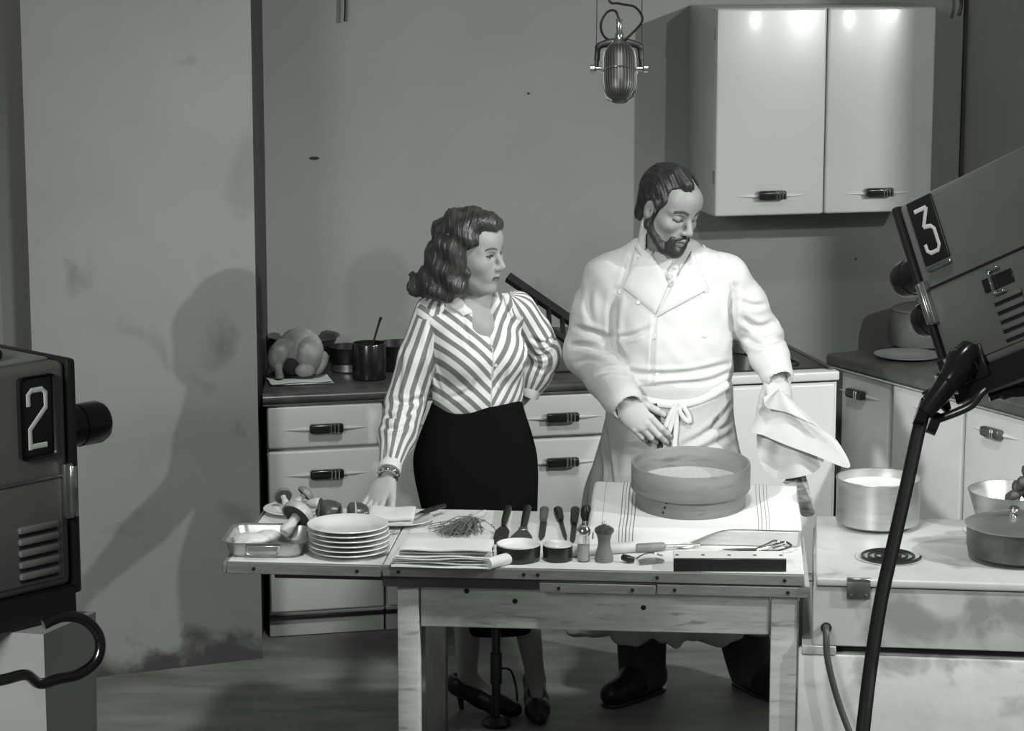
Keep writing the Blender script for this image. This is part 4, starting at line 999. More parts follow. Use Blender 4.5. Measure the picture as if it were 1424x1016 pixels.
def creases(V, Q, lines, b=None):
    """press soft folds into a cloth mesh: (polyline in picture points, depth, width); negative depth raises a ridge"""
    b = b or bvh_of(V, Q); N = vnorm(V, Q); off = np.zeros(len(V))
    for (ln, depth, wd) in lines:
        P = []
        for p in catmull([(x, y, 0) for x, y in ln], 6):
            h = hit(b, p[0], p[1])
            if h: P.append(h[0])
        if len(P) < 2: continue
        P = np.array(P); lo = P.min(0)-4*wd; hi = P.max(0)+4*wd
        ix = np.nonzero(((V > lo) & (V < hi)).all(1))[0]; v = V[ix]; best = np.full(len(ix), 9.); tb_ = np.zeros(len(ix))
        for i in range(len(P)-1):
            a = P[i]; ba = P[i+1]-a; L2 = ba@ba+1e-12; t = np.clip(((v-a)@ba)/L2, 0, 1); dd = np.linalg.norm(v-a-t[:, None]*ba, axis=1)
            m = dd < best; best[m] = dd[m]; tb_[m] = (i+t[m])/(len(P)-1)
        taper = np.sin(np.clip(tb_, .03, .97)*math.pi)**.6
        q = best/wd; off[ix] -= depth*taper*(np.exp(-q*q)-.45*np.exp(-(q-1.9)**2))
    return V+N*off[:, None]
def patch(name, quad, b, m, parent, nu=14, nv=14, th=.004, lift=.002, bulge=0.0):
    """a flap of cloth lying on a surface: four corners in picture points, draped onto the mesh and thickened"""
    c = [np.array(q, float) for q in quad]; top = {}; bm = bmesh.new(); ok = True
    P = {}; N_ = {}
    for i in range(nu+1):
        for j in range(nv+1):
            u_, v_ = i/nu, j/nv; p = (c[0]*(1-u_)+c[1]*u_)*(1-v_)+(c[3]*(1-u_)+c[2]*u_)*v_
            h = hit(b, p[0], p[1])
            if h is None: continue
            n = h[1] if h[1]@(CAMP-h[0]) > 0 else -h[1]
            P[i, j] = h[0]; N_[i, j] = n; e = min(u_, 1-u_, v_, 1-v_)
            top[1, i, j] = bm.verts.new(h[0]+n*(lift+th*min(1, .35+e*9)+bulge*math.sin(math.pi*u_)*math.sin(math.pi*v_))); top[0, i, j] = bm.verts.new(h[0]+n*(lift-.004))
    def quadf(ks):
        try: bm.faces.new([top[k] for k in ks])
        except (KeyError, ValueError): pass
    for i in range(nu):
        for j in range(nv):
            quadf([(1, i, j), (1, i+1, j), (1, i+1, j+1), (1, i, j+1)]); quadf([(0, i, j+1), (0, i+1, j+1), (0, i+1, j), (0, i, j)])
    for i in range(nu): quadf([(0, i, 0), (0, i+1, 0), (1, i+1, 0), (1, i, 0)]); quadf([(0, i+1, nv), (0, i, nv), (1, i, nv), (1, i+1, nv)])
    for j in range(nv): quadf([(0, 0, j+1), (0, 0, j), (1, 0, j), (1, 0, j+1)]); quadf([(0, nu, j), (0, nu, j+1), (1, nu, j+1), (1, nu, j)])
    bmesh.ops.remove_doubles(bm, verts=bm.verts, dist=2e-4)
    return frombm(name, bm, m, parent, True)
def ribbon(name, pts_px, b, wd, m, parent, th=.004, lift=.004):
    P = []
    for p in catmull([(x, y, 0) for x, y in pts_px], 5):
        h = hit(b, p[0], p[1])
        if h: P.append(tuple(h[0]+(h[1] if h[1]@(CAMP-h[0]) > 0 else -h[1])*lift))
    return tube(name, P, wd, m, parent, 8, th/wd if th < wd else 1.0, up=(0, -1, .2)) if len(P) > 1 else None

def headframe(yaw, pitch, roll=0.0):
    F = np.array([math.sin(yaw), -math.cos(yaw), 0]); L = np.array([math.cos(yaw), math.sin(yaw), 0]); U = np.array([0, 0, 1.])
    F2 = F*math.cos(pitch)-U*math.sin(pitch); U2 = U*math.cos(pitch)+F*math.sin(pitch)
    L3 = L*math.cos(roll)+U2*math.sin(roll); U3 = U2*math.cos(roll)-L*math.sin(roll)
    return np.stack([F2, L3, U3], 1)
def add_head(S, c, R, sc, male):
    """cranium, jaw, brow, nose, eyes, lips, ears in head coordinates (forward, left, up)"""
    T = lambda p: np.array(c)+R@(np.array(p, float)*sc)
    def E(p, r, k=.012, op='u'): S.ell(T(p), np.array(r)*sc, R, k*sc, op)
    def Cp(a, b_, ra, rb, k=.010, op='u'): S.cap(T(a), T(b_), ra*sc, rb*sc, k*sc, op)
    E((-.012, 0, .042), (.098, .076, .085), .0)
    E((.026, 0, -.022), (.066, .058, .085), .03)
    E((.060, 0, .055), (.038, .056, .045), .03)
    w_ = 1.0 if male else .9
    for s in (-1, 1):
        Cp((-.005, s*.054*w_, -.045), (.062, s*.018, -.098), .018 if male else .014, .017 if male else .013, .022 if male else .04)
        Cp((.088, s*.012, .030), (.066, s*.047, .028), .010 if male else .007, .010, .012)
        E((.060, s*.040, -.016), (.026, .022, .020) if male else (.028, .024, .026), .02 if male else .035)
        E((.091, s*.031, .011), (.017, .015, .012), .010, 's')
        E((.0745, s*.031, .0105), (.0150, .0150, .0140), .004)
        Cp((.083, s*.019, .0165), (.078, s*.043, .0145), .0042, .0042, .005)
        E((.104, s*.0115, -.0265), (.010, .0075, .007), .006)
        E((-.004, s*.074, .000), (.020, .009, .033), .006)
        E((.004, s*.082, .002), (.009, .006, .018), .006, 's')
    Cp((.090, 0, .022), (.117, 0, -.020), .0075, .0100, .010)
    E((.112, 0, -.023), (.0115, .0105, .009), .006)
    E((.080, 0, -.055), (.020, .030, .026), .018 if male else .03)
    Cp((.089, -.021, -.0585), (.1025, 0, -.0535), .004, .0058, .006); Cp((.089, .021, -.0585), (.1025, 0, -.0535), .004, .0058, .006)
    Cp((.087, -.018, -.0630), (.0985, 0, -.0665), .005, .0068, .006); Cp((.087, .018, -.0630), (.0985, 0, -.0665), .005, .0068, .006)
    Cp((.098, -.016, -.0602), (.108, 0, -.0600), .0014, .0014, .003, 's'); Cp((.098, .016, -.0602), (.108, 0, -.0600), .0014, .0014, .003, 's')
    E((.076, 0, -.096), (.022, .024, .018), .018)
    return T
def head_tone(V, c, R, sc, skin, male, brow):
    q = ((V-np.array(c))@R)/sc; f, l, u = q[:, 0], q[:, 1], q[:, 2]; tone = np.full(len(V), skin); al = np.abs(l)
    near = (np.abs(u) < .16) & (f > .03) & (al < .09)
    def mixin(mask, val):
        m = np.clip(mask, 0, 1)*near; return tone*(1-m)+val*m
    g = lambda x: np.exp(-x*x)
    tone = mixin(.22*g((al-.030)/.020)*g((u-.012)/.016), skin*.45)                                  # socket tint
    tone = mixin(.95*((al-.031)**2/.0165**2+(u-.0095)**2/.0042**2 < 1) if not male else .0*f, skin*1.15)   # eye opening
    tone = mixin(1.0*((al-.0325)**2+(u-.0095)**2 < .0050**2) if not male else .0*f, .03)
    lash = (np.abs(u-(.0138 if not male else .0030)+ (al-.031)**2*(12 if not male else -12)) < (.0038 if not male else .0026)) & (al > .015) & (al < .048) & (f > .055)
    tone = mixin(lash*.95, .035)
    br = (np.abs(u-.0335-(.006*np.sin((al-.012)/.04*math.pi)-.002)) < (.0052 if male else .0036)) & (al > .012) & (al < .054) & (f > .045)
    tone = mixin(br*(.9 if male else .8), brow)
    lips = (np.abs(u+.0605) < .0090-.00022*(al*1000/2)) & (al < .022) & (f > .085)
    tone = mixin(lips*(.75 if male else .9), skin*(.45 if male else .33))
    tone = mixin((np.abs(u+.0602) < .0017)*(al < .021)*(f > .082)*1.0, .05)
    nost = ((al-.0085)**2+(f-.108)**2*1 < (.0048 if male else .0034)**2) & (u < -.027) & (u > -.04)
    tone = mixin(nost*.9, .05)
    return tone
def tone_attr(me, vals, name='tone'):
    me.attributes.new(name, 'FLOAT', 'POINT').data.foreach_set('value', np.asarray(vals, F32))
def skin_mat(name):
    m = bpy.data.materials.new(name); m.use_nodes = True; N = m.node_tree.nodes; Lk = m.node_tree.links; b = N['Principled BSDF']
    at = N.new('ShaderNodeAttribute'); at.attribute_name = 'tone'
    n = N.new('ShaderNodeTexNoise'); n.inputs['Scale'].default_value = 60; mm = N.new('ShaderNodeMath'); mm.operation = 'MULTIPLY_ADD'; Lk.new(n.outputs[0], mm.inputs[0]); mm.inputs[1].default_value = .12; mm.inputs[2].default_value = .94
    mu = N.new('ShaderNodeMath'); mu.operation = 'MULTIPLY'; Lk.new(at.outputs['Fac'], mu.inputs[0]); Lk.new(mm.outputs[0], mu.inputs[1])
    cx = N.new('ShaderNodeCombineColor'); 
    for i, kf in enumerate((.965, 1.0, .96)):
        q = N.new('ShaderNodeMath'); q.operation = 'MULTIPLY'; Lk.new(mu.outputs[0], q.inputs[0]); q.inputs[1].default_value = kf; Lk.new(q.outputs[0], cx.inputs[i])
    Lk.new(cx.outputs[0], b.inputs['Base Color']); b.inputs['Roughness'].default_value = .5; b.inputs['Specular IOR Level'].default_value = .35
    return m
M_SKINP = skin_mat('skin')
def add_hand(S, wrist, h, n, t, curls, sc=1.0, thumb=(.7, .55, -.25), thumbcurl=25):
    """palm, four jointed fingers, thumb. h: towards the fingers, n: out of the back of the hand, t: towards the thumb side"""
    w_ = np.array(wrist, float); nm = lambda v: np.array(v, float)/np.linalg.norm(v)
    h = nm(h); n = np.array(n, float); n = nm(n-h*(n@h)); t0 = np.array(t, float); t = nm(t0-h*(t0@h)-n*(t0@n))
    R = np.stack([h, t, n], 1)
    S.ell(w_+h*.048*sc, np.array([.056, .041, .0165])*sc, R, .012)
    S.ell(w_+h*.030*sc+t*.022*sc-n*.006*sc, np.array([.036, .020, .015])*sc, R, .010)
    for (o, b0, Ls, r, cu) in ((.029, .086, (.044, .026, .021), .0100, curls[0]), (.0098, .091, (.049, .030, .022), .0103, curls[1]), (-.0098, .087, (.045, .028, .021), .0099, curls[2]), (-.0285, .078, (.035, .021, .019), .0088, curls[3])):
        p = w_+h*b0*sc+t*o*sc; ang = 0.0; pts = [w_+h*(b0-.03)*sc+t*o*.85*sc, p]; rad = [r*sc, r*1.06*sc]
        sp = o*.5
        for i, L in enumerate(Ls):
            ang += math.radians(cu[i]); d = h*math.cos(ang)-n*math.sin(ang)+t*sp*math.cos(ang); d = d/np.linalg.norm(d); p = p+d*L*sc; pts.append(p); rad.append(r*sc*(1-.09*(i+1)))
        S.chain(pts, rad, .0028)
    p = w_+h*.022*sc+t*.030*sc-n*.006*sc; d = h*thumb[0]+t*thumb[1]+n*thumb[2]; d = d/np.linalg.norm(d); pts = [p]; rad = [.0135*sc]
    for i, L in enumerate((.040, .031, .024)):
        p = p+d*L*sc; pts.append(p); rad.append((.0122, .0105, .0085)[i]*sc); d = d+h*.25*thumbcurl/25-n*.12; d = d/np.linalg.norm(d)
    S.chain(pts, rad, .005)
# ---------------------------------------------------------------- the man in the white coat
def noise3(seed, lo_f, hi_f, n=9):
    g = np.random.default_rng(seed); K_ = g.normal(0, 1, (n, 3)); K_ /= np.linalg.norm(K_, axis=1, keepdims=True); K_ *= g.uniform(lo_f, hi_f, (n, 1)); ph = g.uniform(0, 6.28, n)
    return lambda X, Y, Z: sum(np.sin(K_[i, 0]*X+K_[i, 1]*Y+K_[i, 2]*Z+ph[i]) for i in range(n))/n
def fine_for(boxes, hf):
    f = ([], [], [])
    for (lo, hi) in boxes:
        for i in range(3): f[i].append((lo[i], hi[i], hf))
    return f
M_COAT = mat('white_cotton_coat', .55, .85, var=.03, scale=12, bump=.18, bscale=180)
M_APRON = mat('washed_apron_cotton', .42, .9, var=.05, scale=9, bump=.2, bscale=160)
M_TROUSER = mat('dark_trousers', .03, .85, var=.2, scale=30)
M_LEATHER = mat('black_leather', .012, .4, spec=.3)
M_HAIRM = mat('dark_hair', .025, .45, var=.4, scale=40)
M_BUTTON = mat('button', .62, .4)
man = thing('person', 'bearded person in white chef coat and apron, looking down, holding a towel', 'person', (.55, 8.15, 0))
def under(o, root):
    o.parent = root; o.location = tuple(-Vector(root.location)); return o
mHc = PY(929, 291, 8.10); mR = headframe(math.radians(38), math.radians(22), math.radians(-4)); mS = 1.06
nB = PY(912, 352, 8.20)
shR, elR, wrR = PY(846, 386, 8.19), PY(816, 490, 8.20), PY(866, 556, 8.00)
shL, elL, wrL = PY(1010, 386, 8.20), PY(1056, 466, 8.24), PY(1080, 518, 8.06)
hb_lo, hb_hi = mHc-.16, mHc+.17
hd_lo, hd_hi = PY(845, 635, 7.95)-.02, PY(935, 545, 8.03)+.02
lo = np.array([.10, 7.78, -.01]); hi = np.array([1.06, 8.46, 1.86])
S = SDF(lo, hi, .006, fine_for([(hb_lo, hb_hi), (np.minimum(hd_lo, hd_hi), np.maximum(hd_lo, hd_hi))], .0024))
S.loft([(1.46, .50, 8.20, .06, .06), (1.40, .505, 8.20, .15, .09), (1.25, .51, 8.20, .165, .11), (1.05, .515, 8.20, .155, .115), (.92, .515, 8.20, .165, .12), (.85, .52, 8.20, .14, .1)], 0, 2.2, .02)
S.chain([PY(921, 312, 8.145), nB, nB+np.array([.01, .01, -.06])], [.058, .062, .08], .02)
S.chain([nB, shR, elR, wrR], [.05, .055, .042, .030], .02); S.chain([nB, shL, elL, wrL], [.05, .055, .042, .030], .02)
for (hx, kx, kz, ax_, ay) in ((.43, .43, .48, .43, 8.17), (.60, .70, .48, .80, 8.20)):
    S.chain([(hx, 8.20, .90), (kx, 8.17, kz), (ax_, ay, .14), (ax_, ay, .10)], [.085, .06, .04, .035], .02)
hvec = PY(893, 588, 7.97)-PY(862, 556, 7.99); hvec = hvec+np.array([0, -.01, 0])
add_hand(S, wrR+np.array([.0, -.005, -.008]), hvec, (-.25, -.9, .35), (.72, .0, .68), ((16, 28, 18), (22, 30, 18), (28, 32, 18), (32, 34, 18)), 1.12, (.75, .35, -.45))
h2 = np.array([.10, -.45, -.85])
add_hand(S, wrL+np.array([0, -.01, -.012]), h2, (.25, -.75, .55), (-.95, -.1, .1), ((50, 60, 40), (55, 60, 40), (58, 60, 40), (60, 60, 40)), 1.08, (.75, .25, -.5))
mT = add_head(S, mHc, mR, mS, True)
V, Q = S.mesh(); V = relax(V, Q, 1, .4)
me = npmesh(V, Q, 'body'); tone = head_tone(V, mHc, mR, mS, .26, True, .035); tone_attr(me, tone*np.where(V[:, 2] < 1.2, 1.7, 1.0))  # skin below the shoulders lightened: light on the hands put into the tone
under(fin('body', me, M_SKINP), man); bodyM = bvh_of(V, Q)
# hair and beard share the head's form, a little larger
S = SDF(mHc-.17, mHc+.18, .0026)
E_ = lambda p, r, k=.012, op='u': S.ell(mT(p), np.array(r)*mS, mR, k*mS, op)
C_ = lambda a, b, ra, rb, k=.01, op='u': S.cap(mT(a), mT(b), ra*mS, rb*mS, k*mS, op)
E_((-.014, 0, .046), (.107, .084, .091), 0)
C_((.018, -.070, .03), (.010, -.066, -.02), .016, .010, .01); C_((.018, .070, .03), (.010, .066, -.02), .016, .010, .01)
E_((-.075, 0, -.03), (.030, .052, .062), .03)
C_((.015, -.020, .118), (.060, -.020, .112), .030, .020, .015)
E_((.110, 0, -.01), (.085, .2, .088), .006, 's')
E_((.085, .038, .102), (.072, .034, .056), .006, 's'); E_((.092, -.056, .078), (.050, .030, .034), .006, 's')
E_((.035, 0, -.12), (.125, .12, .095), .02, 's')
E_((.004, .084, -.002), (.026, .02, .034), .004, 's'); E_((.004, -.084, -.002), (.026, .02, .034), .004, 's')
nz = noise3(3, 60, 160)
def strands(X, Y, Z):
    q = [((X-mHc[0])*mR[0, i]+(Y-mHc[1])*mR[1, i]+(Z-mHc[2])*mR[2, i]) for i in range(3)]
    return 0.0010*np.sin(q[1]*950+np.sin(q[0]*40)*3+q[2]*120)+.0012*np.sin(q[1]*330+q[2]*90)+.002*nz(X, Y, Z)
S.disp(strands); V, Q = S.mesh(); under(fin('hair', npmesh(V, Q, 'hair'), M_HAIRM), man)
S = SDF(mHc-.17, mHc+.15, .0024)
for s in (-1, 1):
    C_((.006, s*.066, .01), (.006, s*.064, -.045), .010, .013, .01); C_((.006, s*.062, -.048), (.064, s*.030, -.098), .016, .019, .012)
    C_((.098, s*.004, -.045), (.086, s*.026, -.058), .0075, .0075, .006); C_((.086, s*.028, -.056), (.078, s*.026, -.085), .0095, .016, .008)
E_((.080, 0, -.096), (.028, .032, .026), .012)
E_((.104, 0, -.063), (.012, .017, .0075), .004, 's')
S.disp(lambda X, Y, Z: .0022*noise3(5, 200, 420)(X, Y, Z)); V, Q = S.mesh(); under(fin('beard', npmesh(V, Q, 'beard'), M_HAIRM), man)

# coat
S = SDF((.10, 7.88, .94), (1.04, 8.46, 1.58), .0052)
S.loft([(1.505, .503, 8.20, .072, .072), (1.47, .503, 8.20, .115, .092), (1.42, .505, 8.20, .175, .115), (1.33, .51, 8.195, .198, .138), (1.20, .512, 8.19, .205, .152), (1.08, .515, 8.19, .202, .150), (1.02, .516, 8.19, .200, .150), (.965, .516, 8.195, .196, .145)], 0, 2.25, .01)
S.chain([nB+np.array([-.055, 0, -.01]), shR], [.050, .070], .06); S.chain([nB+np.array([.065, 0, -.005]), shL], [.050, .068], .06)
S.chain([shR, shR*.5+elR*.5, elR], [.078, .082, .076], .03); S.chain([elR, elR*.45+wrR*.55, wrR], [.074, .068, .064], .02)
S.chain([shL, shL*.5+elL*.5, elL], [.074, .077, .072], .03); S.chain([elL, elL*.45+wrL*.55, wrL+(wrL-elL)*.05], [.070, .062, .052], .02)
# neck opening and the ends of the sleeves
S.cap(nB+np.array([.012, -.01, .0]), nB+np.array([.012, -.03, .2]), .064, .085, .006, 's')
S.cap(PY(945, 372, 8.06), PY(936, 330, 8.06), .020, .06, .008, 's')
d = (wrR-elR)/np.linalg.norm(wrR-elR); S.cap(wrR+d*.068, wrR+d*.12, .052, .08, .006, 's'); S.cap(wrR+d*.030, wrR+d*.2, .044, .044, .004, 's')
d = (wrL-elL)/np.linalg.norm(wrL-elL); S.cap(wrL+d*.035, wrL+d*.2, .038, .04, .004, 's')
n1 = noise3(11, 25, 55); n2 = noise3(12, 60, 110)
S.disp(lambda X, Y, Z: .0075*n1(X, Y, Z*1.3)+.0035*n2(X, Y, Z*1.6))
V, Q = S.mesh(); V = relax(V, Q, 1)
V = creases(V, Q, [(((858, 405), (853, 440), (856, 475), (868, 505)), 0.0203, .013), (((1022, 400), (1017, 440), (1020, 480), (1024, 505)), 0.0203, .013),
    (((800, 455), (825, 462), (850, 470)), 0.0116, .010), (((795, 480), (820, 482), (852, 492)), 0.0159, .010), (((800, 505), (825, 500), (850, 505)), 0.0116, .009), (((830, 520), (850, 515), (872, 520)), 0.0101, .008),
    (((1030, 440), (1055, 455), (1085, 445)), 0.0130, .010), (((1035, 470), (1060, 478), (1090, 468)), 0.0130, .010), (((1028, 418), (1050, 425), (1075, 420)), 0.0087, .009),
    (((856, 470), (880, 466), (905, 455)), 0.0101, .008), (((855, 512), (900, 520), (960, 518), (1015, 505)), 0.0116, .009), (((870, 545), (930, 535), (985, 530), (1018, 515)), 0.0087, .008),
    (((880, 345), (872, 375), (862, 405)), 0.0087, .008), (((1000, 350), (1015, 385), (1020, 410)), 0.0072, .008), (((912, 436), (908, 480), (906, 540)), 0.0087, .006), (((820, 400), (818, 430), (826, 455)), 0.0072, .012)])
coat = under(fin('coat', npmesh(V, Q, 'coat'), M_COAT), man); cb_ = bvh_of(V, Q)
def onman(o): return under(o, man) if o else None
def oncoat(o):
    o.parent = coat; return o
oncoat(patch('lapel', ((897, 338), (868, 400), (912, 436), (931, 392)), cb_, M_COAT, None, th=.006, lift=.003))
oncoat(patch('lapel', ((962, 350), (984, 402), (914, 440), (940, 388)), cb_, M_COAT, None, th=.006, lift=.004))
oncoat(patch('coat_collar', ((902, 312), (884, 345), (900, 372), (912, 345)), cb_, M_COAT, None, th=.006, lift=.004))
for (x, y) in ((889, 357), (862, 405), (981, 404), (888, 420), (979, 466), (910, 468), (914, 520), (978, 343)):
    h = hit(cb_, x, y)
    if h is not None:
        o = lathe('button', [(0, 0), (.0075, 0), (.008, .002), (.006, .0042), (0, .0036)], M_BUTTON, None, 16)
        n = h[1] if h[1]@(CAMP-h[0]) > 0 else -h[1]
        o.matrix_world = Matrix.Translation(Vector(h[0]+n*.0005)) @ Vector(n).to_track_quat('Z', 'Y').to_matrix().to_4x4(); oncoat(o)
# shirt collar and cravat
S = SDF(nB-.14, nB+.14, .0035)
nkT = PY(920, 316, 8.145)
S.cap(nB+np.array([.004, -.004, -.04]), nkT, .076, .068, .01)
S.cap(nB+np.array([.004, -.004, -.10]), nkT+(nkT-nB)*.6, .064, .060, .004, 's')
S.cap(nkT+np.array([.03, -.03, .045]), nkT+np.array([-.05, .06, .075]), .050, .050, .006, 's')
S.cap(PY(941, 378, 8.06), PY(948, 330, 8.03), .010, .045, .004, 's')
V, Q = S.mesh(); sc_ = onman(fin('shirt_collar', npmesh(V, Q, 'shirt_collar'), M_LINEN))
M_TIE = mat('spotted_tie', .50, .7, var=.5, scale=80)
onman(tube('cravat', [tuple(PY(941, 364, 8.10)), tuple(PY(938, 374, 8.085)), tuple(PY(934, 386, 8.07)), tuple(PY(930, 398, 8.075))], [.010, .015, .018, .014], M_TIE, None, 14, .45, up=(0, -1, 0)))
# turned-back cuff on the near sleeve
d = (wrR-elR)/np.linalg.norm(wrR-elR)
# trousers, shoes
S = SDF((.15, 7.95, .03), (1.0, 8.42, 1.02), .008)
S.loft([(1.0, .515, 8.205, .175, .13), (.9, .515, 8.205, .185, .135), (.8, .515, 8.205, .18, .13)], 0, 2.2, .03)
S.chain([(.42, 8.20, .86), (.425, 8.18, .48), (.432, 8.15, .075)], [.105, .09, .078], .03); S.chain([(.61, 8.20, .86), (.70, 8.19, .48), (.80, 8.185, .075)], [.105, .09, .078], .03)
S.disp(lambda X, Y, Z: .004*noise3(15, 30, 70)(X, Y, Z)); V, Q = S.mesh(); onman(fin('trousers', npmesh(V, Q, 'trousers'), M_TROUSER))
def mans_shoe(ax_, ay, yaw):
    c = np.array([ax_, ay, 0]); f = np.array([math.sin(yaw), -math.cos(yaw), 0]); up = np.array([0, 0, 1])
    S = SDF(c+np.array([-.22, -.25, 0]), c+np.array([.22, .15, .16]), .0045)
    S.chain([c-f*.06+up*.055, c+f*.06+up*.05, c+f*.15+up*.040], [.047, .050, .043], .02); S.cap(c-f*.04+up*.10, c+f*.03+up*.09, .050, .046, .03)
    S.put(lambda X, Y, Z: Z-.012+0*X+0*Y, c-.3, c+.3, .004, 's')
    V, Q = S.mesh(); o = onman(fin('shoe', npmesh(V, Q, 'shoe'), M_LEATHER))
    S = SDF(c+np.array([-.22, -.25, -.01]), c+np.array([.22, .15, .04]), .004)
    S.chain([c-f*.062+up*.012, c+f*.06+up*.012, c+f*.152+up*.012], [.042, .047, .040], .01)
    S.put(lambda X, Y, Z: np.maximum(Z-.016, .002-Z)+0*X+0*Y, c-.3, c+.3, .002, 'i')
    V, Q = S.mesh(); s_ = fin('sole', npmesh(V, Q, 'sole'), M_BLACK); s_.parent = o
mans_shoe(.432, 8.14, math.radians(-42)); mans_shoe(.81, 8.19, math.radians(30))
# apron
S = SDF((.10, 7.93, .19), (.98, 8.46, 1.09), .0062)
S.loft([(1.065, .516, 8.19, .204, .156), (1.02, .516, 8.19, .207, .160), (.95, .516, 8.19, .206, .160), (.86, .515, 8.185, .222, .166), (.72, .512, 8.18, .260, .176), (.55, .515, 8.18, .29, .185), (.218, .525, 8.18, .335, .19)], 0, 2.3, .01)
def afold(X, Y, Z):
    a = np.arctan2(Y-8.19, X-.515); w_ = np.clip((1.0-Z)/.5, 0, 1); return -.010*w_*np.sin(a*9+3*np.sin(Z*5))-.004*w_*np.sin(a*21+1)
S.disp(afold); S.disp(lambda X, Y, Z: .004*noise3(21, 30, 60)(X, Y, Z))
V, Q = S.mesh(); V = relax(V, Q, 1)
V = creases(V, Q, [(((840, 585), (846, 640), (850, 690)), .014, .011), (((1018, 560), (985, 600), (945, 622)), .010, .010), (((1025, 600), (985, 622), (950, 635)), .008, .010), (((1030, 575), (1005, 595), (980, 600)), .006, .008),
    (((905, 560), (912, 585), (918, 615)), .010, .010), (((880, 615), (910, 640), (930, 660)), .006, .010), (((1000, 545), (965, 560), (940, 565)), .006, .008)])
apr = onman(fin('apron', npmesh(V, Q, 'apron'), M_APRON)); ab_ = bvh_of(V, Q)
def onapr(o):
    if o: o.parent = apr
    return o
onapr(ribbon('waist_tie', ((862, 542), (900, 556), (936, 561), (975, 553), (1020, 530)), ab_, .013, M_COAT, None, .005, .005))
onapr(ribbon('tie_loop', ((940, 560), (930, 580), (922, 598), (928, 602), (935, 585), (940, 564)), ab_, .0085, M_COAT, None, .006, .012))
onapr(ribbon('tie_loop', ((942, 560), (955, 572), (958, 585), (950, 580), (943, 566)), ab_, .008, M_COAT, None, .006, .012))
onapr(ribbon('tie_end', ((940, 562), (940, 590), (938, 620), (935, 645)), ab_, .008, M_COAT, None, .004, .010))
onapr(ribbon('dark_strip', ((912, 560), (918, 590), (918, 626)), ab_, .009, M_TROUSER, None, .006, .008))  # narrow dark strip between hand and bow

# towel hanging from his hand
tw2 = thing('hand_towel', 'rumpled white towel swinging from the hand of the bearded person', 'towel', wrL)
def fan(name, apex, outline, Y0, m, seed, amp, th=.003, nr=26, back=0.0):
    """a hanging piece of cloth gathered at the fist: picture outline at its own distance, with radiating folds in depth"""
    g = np.random.default_rng(seed); ph = g.uniform(0, 6, 3); oc = catmull([(x, y, 0) for x, y in outline], 9); n = len(oc); bm = bmesh.new(); gv = {}
    for i, p in enumerate(oc):
        s = i/(n-1)
        for j in range(nr+1):
            r = .06+.94*j/nr; px = apex[0]+(p[0]-apex[0])*r; py = apex[1]+(p[1]-apex[1])*r
            yy = Y0-amp*(r**.7)*(math.sin(s*9+ph[0])*.6+math.sin(s*17+ph[1]+r*1.5)*.4)+back*r
            for sd in (0, 1): gv[sd, i, j] = bm.verts.new(Vector(PY(px, py, yy+sd*th))-Vector(wrL))
    for i in range(n-1):
        for j in range(nr):
            bm.faces.new([gv[0, i, j], gv[0, i+1, j], gv[0, i+1, j+1], gv[0, i, j+1]]); bm.faces.new([gv[1, i, j+1], gv[1, i+1, j+1], gv[1, i+1, j], gv[1, i, j]])
        bm.faces.new([gv[0, i, nr], gv[0, i+1, nr], gv[1, i+1, nr], gv[1, i, nr]]); bm.faces.new([gv[0, i+1, 0], gv[0, i, 0], gv[1, i, 0], gv[1, i+1, 0]])
    for i in (0, n-1):
        for j in range(nr): bm.faces.new([gv[0, i, j], gv[0, i, j+1], gv[1, i, j+1], gv[1, i, j]])
    return frombm(name, bm, m, tw2, True)
M_TOWEL2 = mat('limp_towel', .52, .9, var=.05, scale=20, bump=.25, bscale=200)
fan('towel_front', (1084, 540), ((1062, 560), (1044, 596), (1064, 606), (1092, 618), (1130, 632), (1181, 650), (1166, 615), (1148, 600)), 7.985, M_TOWEL2, 1, .016)
fan('towel_top', (1084, 540), ((1150, 602), (1128, 588), (1096, 574), (1066, 566), (1062, 552)), 7.955, M_TOWEL2, 5, .010)
fan('towel_back', (1082, 545), ((1052, 606), (1056, 640), (1076, 664), (1105, 664), (1136, 654), (1150, 630)), 8.035, M_TOWEL2, 2, .022)
fan('towel_tail', (1108, 652), ((1088, 671), (1099, 677), (1105, 696), (1116, 717), (1133, 713), (1127, 686), (1121, 662)), 8.06, mat('dark_towel_border', .30, .9, var=.6, scale=25, stretch=(1, 1, 3)), 3, .016)
# ---------------------------------------------------------------- the woman in the striped blouse
wo = thing('person', 'person with wavy shoulder-length hair in striped blouse and black skirt, leaning on table', 'person', (-.12, 8.1, 0))
wHc = PY(655, 352, 8.08); wR = headframe(math.radians(60), math.radians(7), math.radians(2)); wS = 1.02
wN = PY(654, 420, 8.12)
wshR, welR, wwrR = PY(602, 436, 8.10), PY(563, 562, 8.10), PY(541, 655, 7.86)
wshL, welL, wwrL = PY(722, 430, 8.15), PY(757, 492, 8.24), PY(737, 543, 8.235)
YW = math.radians(25)        # the body is turned towards the man
hbl, hbh = wHc-.15, wHc+.16
S = SDF((-.52, 7.68, -.01), (.26, 8.42, 1.72), .006, fine_for([(hbl, hbh), (np.array([-.50, 7.70, .715]), np.array([-.36, 7.92, .90]))], .0025))
S.loft([(1.33, -.135, 8.13, .05, .05), (1.28, -.125, 8.13, .13, .075), (1.17, -.115, 8.12, .14, .095), (1.0, -.115, 8.13, .115, .085), (.85, -.12, 8.14, .16, .11), (.75, -.12, 8.14, .14, .1)], YW, 2.2, .02)
S.chain([PY(652, 378, 8.11), wN, wN+np.array([.0, .005, -.05])], [.047, .049, .065], .02)
S.cap(wN+np.array([.03, -.045, -.075]), wN+np.array([.0, .0, -.02]), .05, .055, .03)
